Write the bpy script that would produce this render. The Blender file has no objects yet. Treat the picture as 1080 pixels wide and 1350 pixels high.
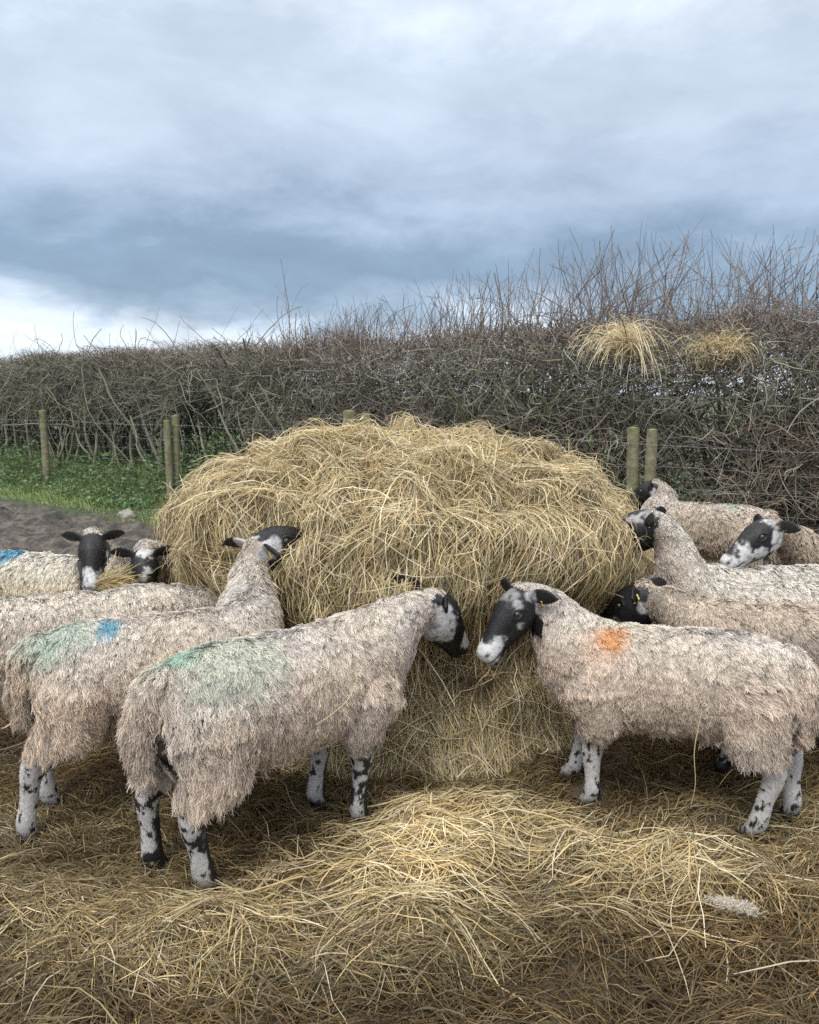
import bpy, math
import numpy as np
from mathutils import Vector, Matrix

# ------------------------------------------------------------------ camera, world, sun
scene = bpy.context.scene
C = scene.collection
CAM_H, TILT = 1.6, 8.2
cd = bpy.data.cameras.new('camera'); cam = bpy.data.objects.new('camera', cd); C.objects.link(cam)
cd.sensor_fit = 'HORIZONTAL'; cd.sensor_width = 36; cd.lens = 36
cd.clip_start = 0.05; cd.clip_end = 3000
cam.location = (0, 0, CAM_H); cam.rotation_euler = (math.radians(90 - TILT), 0, 0)
scene.camera = cam

SUN_EL, SUN_AZ = math.radians(52), math.radians(205)      # azimuth clockwise from +Y
w = bpy.data.worlds.new('World'); scene.world = w; w.use_nodes = True
def build_world():
    nt = w.node_tree; nt.nodes.clear(); N = nt.nodes.new; L = nt.links.new
    out = N('ShaderNodeOutputWorld')
    sky = N('ShaderNodeTexSky'); sky.sky_type = 'NISHITA'; sky.sun_disc = False
    sky.sun_elevation = SUN_EL; sky.sun_rotation = SUN_AZ
    bg1 = N('ShaderNodeBackground'); bg1.inputs['Strength'].default_value = 0.10
    L(sky.outputs[0], bg1.inputs['Color'])
    tc = N('ShaderNodeTexCoord')
    sep = N('ShaderNodeSeparateXYZ'); L(tc.outputs['Generated'], sep.inputs[0])
    def math_(op, a, b=None, c=None):
        m = N('ShaderNodeMath'); m.operation = op
        for i, v in enumerate((a, b, c)):
            if v is None: continue
            if isinstance(v, (int, float)): m.inputs[i].default_value = v
            else: L(v, m.inputs[i])
        return m.outputs[0]
    def noise(scale, stretch, detail, rough=0.55, off=(0, 0, 0), dist=0.0):
        mp = N('ShaderNodeMapping'); mp.inputs['Scale'].default_value = stretch; mp.inputs['Location'].default_value = off
        L(tc.outputs['Generated'], mp.inputs[0])
        n = N('ShaderNodeTexNoise'); n.inputs['Scale'].default_value = scale
        n.inputs['Detail'].default_value = detail; n.inputs['Roughness'].default_value = rough
        n.inputs['Distortion'].default_value = dist
        L(mp.outputs[0], n.inputs['Vector']); return n.outputs['Fac']
    n1 = noise(2.2, (1, 1, 3.4), 5, 0.5, (3.1, 0.4, 0.2), 0.3)
    n2 = noise(5.0, (1, 1, 2.4), 8, 0.58, (1.7, 2.2, 0.9), 0.25)
    n3 = noise(1.4, (1, 1, 1.6), 3, 0.5, (7.7, 5.2, 0.3))
    # elevation warped by cloud noise -> layered colours
    e = math_('ADD', sep.outputs['Z'], math_('MULTIPLY', math_('SUBTRACT', n1, 0.5), 0.13))
    e = math_('ADD', e, math_('MULTIPLY', math_('SUBTRACT', n2, 0.5), 0.17))
    # the layers hang a little lower to the right (east)
    e = math_('ADD', e, math_('MULTIPLY', sep.outputs['X'], 0.035))
    rp = N('ShaderNodeValToRGB'); L(e, rp.inputs[0])
    cr = rp.color_ramp
    stops = [(0.0, (.50, .59, .72)), (0.04, (.76, .82, .90)), (0.072, (.62, .70, .81)), (0.098, (.30, .385, .50)), (0.125, (.19, .265, .365)),
             (0.165, (.21, .29, .395)), (0.215, (.36, .44, .56)), (0.29, (.45, .525, .63)), (0.36, (.47, .545, .645)), (0.45, (.68, .74, .82)),
             (0.62, (1.25, 1.27, 1.32)), (1.0, (1.7, 1.68, 1.66))]
    while len(cr.elements) > 1: cr.elements.remove(cr.elements[-1])
    cr.elements[0].position = stops[0][0]; cr.elements[0].color = (*stops[0][1], 1)
    for p, c in stops[1:]:
        el = cr.elements.new(p); el.color = (*c, 1)
    # brightness mottling
    n4 = noise(11.0, (1, 1, 2.2), 7, 0.6, (4.1, 1.2, 3.3), 0.2)
    lowz = math_('SUBTRACT', 1.0, math_('MULTIPLY', math_('MAXIMUM', math_('MINIMUM', sep.outputs['Z'], 0.16), 0.0), 6.25))
    k = math_('ADD', 0.53, math_('MULTIPLY', n2, 0.62))
    k = math_('ADD', k, math_('MULTIPLY', n3, 0.34))
    k = math_('ADD', k, math_('MULTIPLY', math_('MULTIPLY', math_('SUBTRACT', n4, 0.5), lowz), 2.0))
    mx = N('ShaderNodeVectorMath'); mx.operation = 'SCALE'; L(rp.outputs['Color'], mx.inputs[0]); L(k, mx.inputs['Scale'])
    bg2 = N('ShaderNodeBackground'); bg2.inputs['Strength'].default_value = 1.0
    L(mx.outputs[0], bg2.inputs['Color'])
    ms = N('ShaderNodeMixShader'); ms.inputs[0].default_value = 0.88
    L(bg1.outputs[0], ms.inputs[1]); L(bg2.outputs[0], ms.inputs[2]); L(ms.outputs[0], out.inputs[0])
build_world()
sd = bpy.data.lights.new('sun', 'SUN'); sd.energy = 1.3; sd.angle = math.radians(14); sd.color = (1.0, 0.965, 0.91)
sun = bpy.data.objects.new('sun', sd); C.objects.link(sun)
sv = Vector((math.sin(SUN_AZ) * math.cos(SUN_EL), math.cos(SUN_AZ) * math.cos(SUN_EL), math.sin(SUN_EL)))
sun.rotation_euler = sv.to_track_quat('Z', 'Y').to_euler(); sun.location = (-3, -4, 9)

scene.view_settings.view_transform = 'Standard'; scene.view_settings.look = 'None'
scene.view_settings.exposure = 0.52; scene.view_settings.gamma = 1.0
scene.cycles.max_bounces = 5; scene.cycles.diffuse_bounces = 4; scene.cycles.glossy_bounces = 2
scene.cycles.use_denoising = False
scene.cycles.use_adaptive_sampling = True; scene.cycles.adaptive_threshold = 0.012
scene.render.film_transparent = False

# ------------------------------------------------------------------ helpers
rng = np.random.default_rng(7)
def hash3(i, j, k, seed):
    n = (i.astype(np.int64) * 374761393 + j.astype(np.int64) * 668265263 + k.astype(np.int64) * 2147483647 + seed * 974634777) & 0xffffffff
    n = ((n ^ (n >> 13)) * 1274126177) & 0xffffffff
    n = ((n ^ (n >> 16)) * 2246822519) & 0xffffffff
    return ((n ^ (n >> 15)) & 0xffffff) / float(0xffffff)
def vnoise(p, scale=1.0, seed=0):
    p = np.asarray(p, float) * scale
    b = np.floor(p).astype(np.int64); f = p - b; f = f * f * (3 - 2 * f)
    r = 0
    for dx in (0, 1):
        for dy in (0, 1):
            for dz in (0, 1):
                wt = (f[..., 0] if dx else 1 - f[..., 0]) * (f[..., 1] if dy else 1 - f[..., 1]) * (f[..., 2] if dz else 1 - f[..., 2])
                r = r + wt * hash3(b[..., 0] + dx, b[..., 1] + dy, b[..., 2] + dz, seed)
    return r * 2 - 1
def fbm(p, scale, octv=3, seed=0):
    r, a, t = 0, 1.0, 0
    for o in range(octv):
        r = r + a * vnoise(p, scale * 2 ** o, seed + o * 17); t += a; a *= .5
    return r / t
def nrm(v):
    return v / np.maximum(np.linalg.norm(v, axis=-1, keepdims=True), 1e-9)
def sstep(a, b, x):
    t = np.clip((x - a) / (b - a), 0, 1); return t * t * (3 - 2 * t)

class Buf:
    """collects verts / faces / colours into ONE mesh object"""
    def __init__(s): s.V, s.F4, s.F3, s.Cc, s.n = [], [], [], [], 0
    def add(s, V, F4=None, F3=None, col=(.5, .5, .5)):
        V = np.asarray(V, float).reshape(-1, 3); s.V.append(V)
        if F4 is not None and len(F4): s.F4.append(np.asarray(F4, np.int64).reshape(-1, 4) + s.n)
        if F3 is not None and len(F3): s.F3.append(np.asarray(F3, np.int64).reshape(-1, 3) + s.n)
        col = np.asarray(col, float)
        s.Cc.append(np.broadcast_to(col, (len(V), 3)) if col.ndim == 1 else col.reshape(-1, 3)); s.n += len(V)
    def strands(s, P, W, Nn, col):
        """P [N,S,3], W [N,S] or [S], Nn [N,3] facing, col [N,3] or [N,S,3]"""
        N, S, _ = P.shape
        T = nrm(np.gradient(P, axis=1))
        side = nrm(np.cross(T, Nn[:, None, :] + 1e-4))
        W = np.broadcast_to(W, (N, S))
        a = P - side * W[..., None] * .5; b = P + side * W[..., None] * .5
        V = np.stack([a, b], 2).reshape(-1, 3)
        base = (np.arange(N) * S * 2)[:, None] + (np.arange(S - 1) * 2)[None]
        F = np.stack([base, base + 1, base + 3, base + 2], -1).reshape(-1, 4)
        if col.ndim == 2: col = np.repeat(col[:, None, :], S, 1)
        cc = np.repeat(col[:, :, None, :], 2, 2).reshape(-1, 3)
        s.add(V, F, None, cc)
    def tubes(s, P, R, col, k=5):
        """P [N,S,3] polylines swept as k-sided tubes, R [N,S]"""
        N, S, _ = P.shape
        T = nrm(np.gradient(P, axis=1))
        ref = np.where(np.abs(T[:, :1, 2:3]) > .9, np.array([[[1., 0, 0]]]), np.array([[[0, 0, 1.]]]))
        u = nrm(np.cross(T, ref)); v = np.cross(T, u)
        a = np.arange(k) / k * 2 * np.pi
        R = np.broadcast_to(R, (N, S))
        V = P[:, :, None, :] + R[:, :, None, None] * (np.cos(a)[:, None] * u[:, :, None, :] + np.sin(a)[:, None] * v[:, :, None, :])
        b = (np.arange(N) * S * k)[:, None, None] + (np.arange(S - 1) * k)[None, :, None] + np.arange(k)[None, None]
        b2 = (np.arange(N) * S * k)[:, None, None] + (np.arange(S - 1) * k)[None, :, None] + ((np.arange(k) + 1) % k)[None, None]
        F = np.stack([b, b2, b2 + k, b + k], -1).reshape(-1, 4)
        if col.ndim == 2: col = np.repeat(col[:, None, :], S, 1)
        cc = np.repeat(col[:, :, None, :], k, 2).reshape(-1, 3)
        s.add(V.reshape(-1, 3), F, None, cc)
    def build(s, name, mat, parent=None, smooth=False):
        V = np.concatenate(s.V); Cc = np.concatenate(s.Cc)
        F4 = np.concatenate(s.F4) if s.F4 else np.zeros((0, 4), np.int64)
        F3 = np.concatenate(s.F3) if s.F3 else np.zeros((0, 3), np.int64)
        me = bpy.data.meshes.new(name)
        me.vertices.add(len(V)); me.vertices.foreach_set('co', V.astype(np.float32).ravel())
        li = np.concatenate([F4.ravel(), F3.ravel()]).astype(np.int32)
        me.loops.add(len(li)); me.loops.foreach_set('vertex_index', li)
        st = np.concatenate([np.arange(len(F4)) * 4, len(F4) * 4 + np.arange(len(F3)) * 3]).astype(np.int32)
        me.polygons.add(len(st)); me.polygons.foreach_set('loop_start', st)
        if smooth: me.polygons.foreach_set('use_smooth', np.ones(len(st), bool))
        else: me.polygons.foreach_set('use_smooth', np.zeros(len(st), bool))
        me.update(calc_edges=True)
        ca = me.color_attributes.new('Col', 'BYTE_COLOR', 'POINT')
        ca.data.foreach_set('color', np.concatenate([np.clip(Cc, 0, 1), np.ones((len(Cc), 1))], 1).astype(np.float32).ravel())
        me.materials.append(mat)
        o = bpy.data.objects.new(name, me); C.objects.link(o); o.parent = parent
        return o

def tag(o, label=None, cat=None, group=None, kind=None):
    if label: o['label'] = label
    if cat: o['category'] = cat
    if group: o['group'] = group
    if kind: o['kind'] = kind
    return o
def empty(name, loc, rz=0.0):
    o = bpy.data.objects.new(name, None); o.empty_display_size = .1; C.objects.link(o)
    o.location = loc; o.rotation_euler = (0, 0, rz); return o

def mat_attr(name, rough=.8, bump=None, spec=.3, transl=0.0, vary=None):
    """colour from the mesh's own colour attribute, broken up with procedural noise"""
    m = bpy.data.materials.new(name); m.use_nodes = True
    nt = m.node_tree; b = nt.nodes['Principled BSDF']; N = nt.nodes.new; L = nt.links.new
    at = N('ShaderNodeAttribute'); at.attribute_name = 'Col'
    src = at.outputs['Color']
    tc = N('ShaderNodeTexCoord')
    if vary:
        n = N('ShaderNodeTexNoise'); n.inputs['Scale'].default_value = vary[0]; n.inputs['Detail'].default_value = 5
        L(tc.outputs['Object'], n.inputs['Vector'])
        mr = N('ShaderNodeMapRange'); mr.inputs['From Min'].default_value = .3; mr.inputs['From Max'].default_value = .7
        mr.inputs['To Min'].default_value = 1 - vary[1]; mr.inputs['To Max'].default_value = 1 + vary[1]
        L(n.outputs['Fac'], mr.inputs['Value'])
        v = N('ShaderNodeVectorMath'); v.operation = 'SCALE'; L(src, v.inputs[0]); L(mr.outputs[0], v.inputs['Scale']); src = v.outputs[0]
    L(src, b.inputs['Base Color']); b.inputs['Roughness'].default_value = rough
    b.inputs['Specular IOR Level'].default_value = spec
    if bump:
        n = N('ShaderNodeTexNoise'); n.inputs['Scale'].default_value = bump[0]; n.inputs['Detail'].default_value = 6
        n.inputs['Roughness'].default_value = .65
        L(tc.outputs['Object'], n.inputs['Vector'])
        bp = N('ShaderNodeBump'); bp.inputs['Strength'].default_value = bump[1]; bp.inputs['Distance'].default_value = bump[2]
        L(n.outputs['Fac'], bp.inputs['Height']); L(bp.outputs[0], b.inputs['Normal'])
    if transl:
        t = N('ShaderNodeBsdfTranslucent'); L(src, t.inputs['Color'])
        mx = N('ShaderNodeMixShader'); mx.inputs[0].default_value = transl
        L(b.outputs[0], mx.inputs[1]); L(t.outputs[0], mx.inputs[2]); L(mx.outputs[0], nt.nodes['Material Output'].inputs['Surface'])
    return m
M = {}
M['ground'] = mat_attr('mud_and_soil', .62, (16.0, 1.0, .05), .5, vary=(20.0, .5))
M['hay'] = mat_attr('hay', .55, None, .35, transl=.18)
M['haycore'] = mat_attr('hay_core', .9, (60, .8, .02), .1, vary=(30, .4))
M['wool'] = mat_attr('wool', .85, None, .15, transl=.22)
M['skin'] = mat_attr('short_hair', .50, (260, .35, .003), .4, vary=(90, .16))
M['twig'] = mat_attr('bark', .85, None, .2)
M['leaf'] = mat_attr('leaf', .5, None, .4, transl=.2)
M['grass'] = mat_attr('grass', .55, None, .35, transl=.3)
M['wood'] = mat_attr('weathered_wood', .85, (40, .6, .01), .2, vary=(18, .3))
M['wire'] = mat_attr('galvanised_wire', .45, None, .5)
M['stone'] = mat_attr('stone', .85, (25, .7, .02), .2, vary=(14, .25))
M['tag'] = mat_attr('tag_plastic', .4, None, .4)
M['eye'] = mat_attr('eye', .08, None, .8)

# ------------------------------------------------------------------ terrain
P0 = np.array([0., 9.2]); U = np.array([.781, -.625]); NV = np.array([-.625, -.781])   # fence line, NV points to the yard
def qof(x, y): return (x - P0[0]) * NV[0] + (y - P0[1]) * NV[1]
def sof(x, y): return (x - P0[0]) * U[0] + (y - P0[1]) * U[1]
def on_line(s, q): return P0[0] + U[0] * s + NV[0] * q, P0[1] + U[1] * s + NV[1] * q
BX, BY = -0.07, 4.72
def ground_base(x, y):
    q = qof(x, y)
    z = .42 * sstep(.5, -1.1, q) - .30 * sstep(-2.2, -3.6, q)
    return z
def mound(x, y):
    """trampled heap of pulled-out hay in front of the feeder"""
    p = np.stack([x, y, np.zeros_like(x)], -1)
    m = .038 * np.exp(-(((x - .27) / .55) ** 2 + ((y - 2.78) / .19) ** 2) ** 1.1) + .045 * np.exp(-(((x - .25) / .9) ** 2 + ((y - 2.5) / .3) ** 2))
    m += .04 * np.exp(-(((x - .78) / .40) ** 2 + ((y - 2.52) / .15) ** 2))
    m += .05 * np.exp(-(((x + .9) / .8) ** 2 + ((y - 2.25) / .14) ** 2))
    m += .045 * np.exp(-(((x - .1) / 1.2) ** 2 + ((y - 2.12) / .12) ** 2))
    m += .05 * np.exp(-(((x - .1) / .5) ** 2 + ((y - 1.72) / .15) ** 2))
    m = m * (1 + .7 * fbm(p, 3.2, 3, 15)) + .024 * (fbm(p, 5.0, 3, 5) + .15)
    return m
def hay_cover(x, y):
    p = np.stack([x, y, np.zeros_like(x)], -1)
    rb = np.hypot(x - BX, y - BY)
    a = sstep(3.55, 2.9, rb + .5 * fbm(p, 1.1, 3, 3))
    b = sstep(3.75, 3.2, y + .3 * fbm(p, 1.3, 3, 8)) * sstep(-6, -4.5, x) * sstep(6, 4.5, x)
    c = np.maximum(a * np.where(x < -1.3, sstep(4.3, 3.6, y), 1), b)
    return c * sstep(-1.5, -.6, y)
def ground_h(x, y):
    z = ground_base(x, y)
    p = np.stack([x, y, np.zeros_like(x)], -1)
    near = sstep(22, 14, np.hypot(x, y))
    q = qof(x, y)
    mud = sstep(.9, 1.8, q)
    z = z + near * (.018 * fbm(p, 1.2, 3, 1) + (.006 + .11 * mud) * fbm(p, 5.5, 4, 2))
    z = z - near * mud * .035 * np.maximum(0, vnoise(p, 8, 31)) 
    return z
def feet_xy():
    out = []
    for (px_, py_, yaw, sc, feet) in FEETSPEC:
        c, s_ = math.cos(math.radians(yaw)), math.sin(math.radians(yaw))
        for i, (fx, fy) in enumerate(feet):
            lx = (-.36 if i < 2 else .285) * sc + fx; ly = (-.11 if i % 2 == 0 else .11) * sc + fy
            out.append((px_ + lx * c - ly * s_, py_ + lx * s_ + ly * c))
    return out
FA = [(.01, .03), (-.07, .03), (-.02, .02), (-.07, .01)]; FB = [(-.12, 0), (.02, 0), (.13, 0), (.0, 0)]; FC = [(-.17, 0), (-.06, 0), (-.05, 0), (-.05, 0)]
FEETSPEC = [(-.435, 2.765, 42.5, 1.02, FA), (.975, 3.0, 157, .95, FB), (-.97, 3.10, 29, .98, FC)]
FEET = feet_xy()
def foot_near(x, y, w_):
    k = 0 * x
    for fx, fy in FEET: k = np.maximum(k, np.exp(-(((x - fx) ** 2 + (y - fy + .03) ** 2) / w_ ** 2)))
    return k
def hay_h(x, y):
    return (ground_h(x, y) * .5 + mound(x, y) * sstep(.25, .8, hay_cover(x, y))) * (1 - .9 * foot_near(x, y, .13))

def make_ground():
    def axis(lo, hi, st):
        core = np.arange(lo, hi + st / 2, st)
        out = [hi]; d = st
        while out[-1] < 900: d *= 1.25; out.append(out[-1] + d)
        out2 = [lo]; d = st
        while out2[-1] > -900: d *= 1.25; out2.append(out2[-1] - d)
        return np.concatenate([np.array(out2[:0:-1]), core, np.array(out[1:])])
    xs = axis(-10, 6, .045); ys = axis(0, 16, .045)
    X, Y = np.meshgrid(xs, ys)
    Z = ground_h(X, Y)
    V = np.stack([X, Y, Z], -1).reshape(-1, 3)
    nx, ny = len(xs), len(ys)
    i = (np.arange(ny - 1)[:, None] * nx + np.arange(nx - 1)[None]).ravel()
    F = np.stack([i, i + 1, i + nx + 1, i + nx], -1)
    p = V.copy(); p[:, 2] = 0
    q = qof(V[:, 0], V[:, 1]); n = fbm(p, 2.0, 3, 4)
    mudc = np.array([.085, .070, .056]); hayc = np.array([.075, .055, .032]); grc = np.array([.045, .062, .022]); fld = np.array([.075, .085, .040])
    hc = hay_cover(V[:, 0], V[:, 1])[:, None]
    g = sstep(1.75, 1.25, q + .25 * n)[:, None] * (sstep(4.5, 0, sof(V[:, 0], V[:, 1])) * .8 + .2)[:, None]
    pk_ = fbm(p, 7.5, 3, 14)[:, None]; col = mudc * (1 + .25 * n[:, None]) * (1 + .9 * pk_) * np.where(pk_ < -.12, .6, 1.0)  # mottling and dark hollows painted in for relief shading and wet mud
    col = col * (1 - hc) + hayc * hc
    col = col * (1 - g) + grc * g
    f = sstep(-2.2, -3, q)[:, None]
    col = col * (1 - f) + fld * f
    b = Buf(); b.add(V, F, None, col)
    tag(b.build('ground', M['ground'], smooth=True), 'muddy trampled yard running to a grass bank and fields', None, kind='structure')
make_ground()

# ------------------------------------------------------------------ grass on the bank
def make_grass():
    n = 115000
    s = rng.uniform(-20, 6, n); q = rng.uniform(-2.0, 1.75, n) 
    x, y = on_line(s, q); p = np.stack([x, y, 0 * x], -1)
    keep = (q < 1.35 + .25 * fbm(p, 2.0, 3, 4)) & (rng.random(n) < np.where(s > 1.5, .25, np.where(q > .9, .75, 1.0)))
    keep &= rng.random(n) < (.75 + .6 * fbm(p, 1.0, 2, 77))
    s, q, x, y, p = s[keep], q[keep], x[keep], y[keep], p[keep]; n = len(x)
    z = ground_h(x, y)
    tuft = fbm(p, 1.3, 2, 9)
    h = rng.uniform(.05, .13, n) * (1 + .8 * np.clip(tuft, -.5, 1)) * np.where(q < .3, 1.5, 1)
    a = rng.uniform(0, 2 * np.pi, n); lean = rng.uniform(.2, 1.0, n)
    d = np.stack([np.cos(a), np.sin(a), 0 * a], -1)
    t = np.linspace(0, 1, 4)
    P = np.stack([x, y, z - .01], -1)[:, None] + d[:, None] * (lean * h)[:, None, None] * (t ** 1.6)[None, :, None]
    P[..., 2] += h[:, None] * (t * (1 - .35 * t * lean[:, None]))
    W = rng.uniform(.006, .013, n)[:, None] * np.array([1, .9, .6, .08])
    col = np.array([.20, .27, .10]) * rng.uniform(.6, 1.35, (n, 1)) + rng.uniform(0, 1, (n, 1)) ** 4 * np.array([.15, .13, .04])
    col = col * np.where(q < .6, .85, 1.1)[:, None]
    Nn = nrm(np.stack([-np.sin(a), np.cos(a), 0 * a], -1) * .2 + d * -.6 + np.array([0, 0, .6]))
    b = Buf(); b.strands(P, W, np.cross(nrm(d), [0, 0, 1.]) * .3 + d, col)
    # broad-leaved weeds (nettle, ivy, cow parsley) as small folded leaves
    m = 42000
    s = rng.uniform(-20, 3, m); q = rng.uniform(-1.6, .9, m); x, y = on_line(s, q); p = np.stack([x, y, 0 * x], -1)
    k = fbm(p, 1.4, 2, 55) > -.12
    x, y, p = x[k], y[k], p[k]; m = len(x)
    z = ground_h(x, y) + rng.random(m) ** 1.4 * (.30 + .40 * sstep(.5, -.3, q[k])) * (.4 + .9 * np.clip(fbm(p, 1.1, 2, 56) + .3, 0, 1))
    leaves(b, np.stack([x, y, z], -1), rng.uniform(.02, .05, m), np.array([.14, .215, .09]), up=.6)
    tag(b.build('grass', M['grass']), 'green grass and weeds growing on the hedge bank', 'grass', kind='stuff')
def leaves(b, pos, size, col, up=.4):
    m = len(pos)
    nn = nrm(rng.normal(size=(m, 3)) + np.array([0, 0, up * 2]) ); t = nrm(np.cross(nn, rng.normal(size=(m, 3)))); v = np.cross(nn, t)
    s = size[:, None]
    V = np.stack([pos - t * s, pos - v * s * .5 + nn * s * .12, pos + t * s, pos + v * s * .5 + nn * s * .12], 1)
    F = (np.arange(m) * 4)[:, None] + np.array([0, 1, 2, 3])
    cc = col * rng.uniform(.55, 1.5, (m, 1)) * (1 + rng.normal(size=(m, 3)) * .08)
    b.add(V.reshape(-1, 3), F, None, np.repeat(np.clip(cc, 0, 1), 4, 0))
make_grass()

# ------------------------------------------------------------------ hedge
def walk(n, start, d0, step, S, wob, bias=None, curl=None):
    P = np.empty((n, S, 3)); P[:, 0] = start; d = nrm(d0)
    for k in range(1, S):
        d = d + rng.normal(size=(n, 3)) * wob
        if curl is not None: d = d + np.cross(curl, d)
        if bias is not None: d = d + bias
        d = nrm(d); P[:, k] = P[:, k - 1] + d * step[:, None]
    return P
S0, S1 = -14.0, 8.5
def hedge_top(s):
    p = np.stack([s, 0 * s, 0 * s], -1)
    return 2.27 + .06 * vnoise(p, 1.5, 3) + .05 * vnoise(p, 5, 4) - .02 * sstep(0, 5, s)
def H3(s, q, z):
    x, y = on_line(s, q); return np.stack([x, y, z], -1)
def make_hedge():
    root = empty('hedge', (*on_line(-2.0, -1.2), .35))
    tag(root, 'long bare winter hedge of tangled twigs behind the wire fence', 'hedge')
    inv = Matrix.Translation(-Vector(root.location))
    off = -np.array(root.location)
    HQ = -1.2
    # upright stems, mossy
    def US(n): return np.where(rng.random(n) < .17, rng.uniform(-28, S0, n), rng.uniform(S0, S1, n))
    b = Buf(); n = 400
    s = US(n); q = HQ + rng.normal(size=n) * .22
    st = H3(s, q, ground_h(*on_line(s, q)) - .05)
    P = walk(n, st, np.array([0, 0, 1.]) + rng.normal(size=(n, 3)) * .28, rng.uniform(.17, .27, n), 9, .2, np.array([0, 0, .12]))
    R = rng.uniform(.010, .034, n)[:, None] * np.linspace(1.15, .35, 9)
    col = np.where(rng.random((n, 1)) < .4, np.array([[.13, .14, .075]]), np.array([[.17, .15, .125]])) * rng.uniform(.6, 1.3, (n, 1))
    b.tubes(P + off, R, col, 6)
    # long arching laid branches
    n = 2300
    s = US(n); q = HQ + rng.uniform(-.45, .62, n); z = rng.uniform(.7, 2.1, n) * (1 - .0 * s); z = np.where(s < -2.5, 1.15 + (z - .7) * .68, z)
    d = np.stack([rng.choice([-1, 1], n) * rng.uniform(.5, 1, n), rng.normal(size=n) * .3, rng.uniform(-.6, .8, n)], -1)
    dw = d[:, :1] * np.array([*U, 0]) + d[:, 1:2] * np.array([*NV, 0]) + d[:, 2:] * np.array([0, 0, 1.])
    P = walk(n, H3(s, q, z), dw, rng.uniform(.06, .14, n), 11, .13, np.array([0, 0, -.01]), rng.normal(size=(n, 3)) * .07)
    R = (.004 + .011 * rng.random(n) ** 2)[:, None] * np.linspace(1, .4, 11)
    col = np.array([.26, .24, .20]) * rng.uniform(.6, 1.25, (n, 1))
    b.tubes(P + off, R, col, 5)
    n = 130; s = rng.uniform(-18, -2.5, n); q = rng.uniform(-1.0, -.55, n)
    P = walk(n, H3(s, q, ground_h(*on_line(s, q)) - .05), np.array([0, 0, 1.]) + rng.normal(size=(n, 3)) * .2, rng.uniform(.12, .22, n), 10, .16, np.array([0, 0, .10]))
    b.tubes(P + off, rng.uniform(.009, .030, n)[:, None] * np.linspace(1.15, .4, 10), np.array([.30, .29, .21]) * rng.uniform(.6, 1.25, (n, 1)), 6)
    b.build('stems', M['twig'], root, smooth=True)
    # twig tangle
    b = Buf()
    def tangle(n, s, q, z, L, wid, c0, c1, bias=.05, S=6, wob=.33):
        pc = H3(s, q * .3, z); kp = (fbm(pc, .9, 2, 91) + .6 * fbm(pc, 2.2, 2, 92) + rng.random(n) * .8) > -.02 + .35 * sstep(1.9, 1.2, z)
        s, q, z, L, wid = s[kp], q[kp], z[kp], L[kp], wid[kp]; n = len(s)
        d = rng.normal(size=(n, 3)) + np.array([0, 0, .35]) + np.array([*NV, 0]) * .2
        P = walk(n, H3(s, q, z), d, L / (S - 1), S, wob * .8, np.array([0, 0, bias]), rng.normal(size=(n, 3)) * .10)
        top = hedge_top(np.clip(s, -28, S1))[:, None] + .07
        P[..., 2] = np.where(P[..., 2] > top, top + (P[..., 2] - top) * .25, P[..., 2])
        W = wid[:, None] * np.linspace(1, .35, S)
        mix = rng.random((n, 1)); col = (c0 * mix + c1 * (1 - mix)) * rng.uniform(.5, 1.35, (n, 1))
        b.strands(P + off, W, rng.normal(size=(n, 3)) + np.array([*NV, 0]) * .9, col)
    grey = np.array([.27, .255, .22]); brn = np.array([.135, .105, .085]); red = np.array([.30, .22, .19]); olive = np.array([.19, .20, .115])
    n = 55000; s = US(n); u = rng.random(n); lo = .5 + .75 * sstep(-1.5, -4.0, s) * rng.uniform(.3, 1, n)
    tangle(n, s, HQ + rng.uniform(-.6, .7, n), lo + (hedge_top(s) - lo - .05) * u ** .8, rng.uniform(.2, .6, n), rng.uniform(.005, .012, n), grey, brn)
    n = 38000; s = US(n)       # finer, denser clipped top
    tangle(n, s, HQ + rng.uniform(-.62, .66, n), hedge_top(s) - rng.random(n) ** 1.3 * .55, rng.uniform(.12, .32, n), rng.uniform(.004, .008, n), brn, red, .08, 5)
    n = 15000; s = US(n)       # front face curls, lichen grey
    tangle(n, s, HQ + rng.uniform(.45, .72, n), np.where(s < -2.5, rng.uniform(1.1, 2.15, n), rng.uniform(.55, 2.1, n)), rng.uniform(.25, .6, n), rng.uniform(.006, .013, n), np.array([.33, .31, .26]), olive, .0, 8, .26)
    # bottom dead stems and brambles in front
    n = 30000; s = rng.uniform(-2.5, S1, n)     # dense dark lower body at the right
    tangle(n, s, HQ + rng.uniform(-.5, .5, n), .25 + rng.random(n) * 1.1, rng.uniform(.2, .55, n), rng.uniform(.006, .012, n), brn * .8, brn)
    n = 7000; s = rng.uniform(-3.5, S1, n)
    tangle(n, s, rng.uniform(-.9, -.2, n), .3 + rng.random(n) ** 1.5 * 1.0, rng.uniform(.25, .7, n), rng.uniform(.004, .008, n), np.array([.26, .215, .15]), red, .0, 7, .22)
    b.build('twigs', M['twig'], root)
    # shoots sticking up above the clipped top
    b = Buf()
    def hts(s):
        return np.interp(s, [-14, -5, -3.6, -2.4, -1.5, -.2, .9, 1.8, 2.9, 3.5, 4.2, 8.5], [.08, .12, .24, .42, .58, .72, .84, .95, .95, .8, .8, .8])
    n = 2400; s = np.where(rng.random(n) < .28, rng.uniform(S0, -3.5, n), rng.uniform(-3.6, S1, n)); hh = hts(s) * rng.uniform(.25, 1.12, n)
    d = np.array([0, 0, 1.]) + rng.normal(size=(n, 3)) * .22 + np.array([*U, 0]) * rng.normal(size=(n, 1)) * .15
    S = 8
    P = walk(n, H3(s, HQ + rng.uniform(-.5, .5, n), hedge_top(s) - .12), d, (hh + .12) / (S - 1), S, .10, None, rng.normal(size=(n, 3)) * .045)
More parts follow.
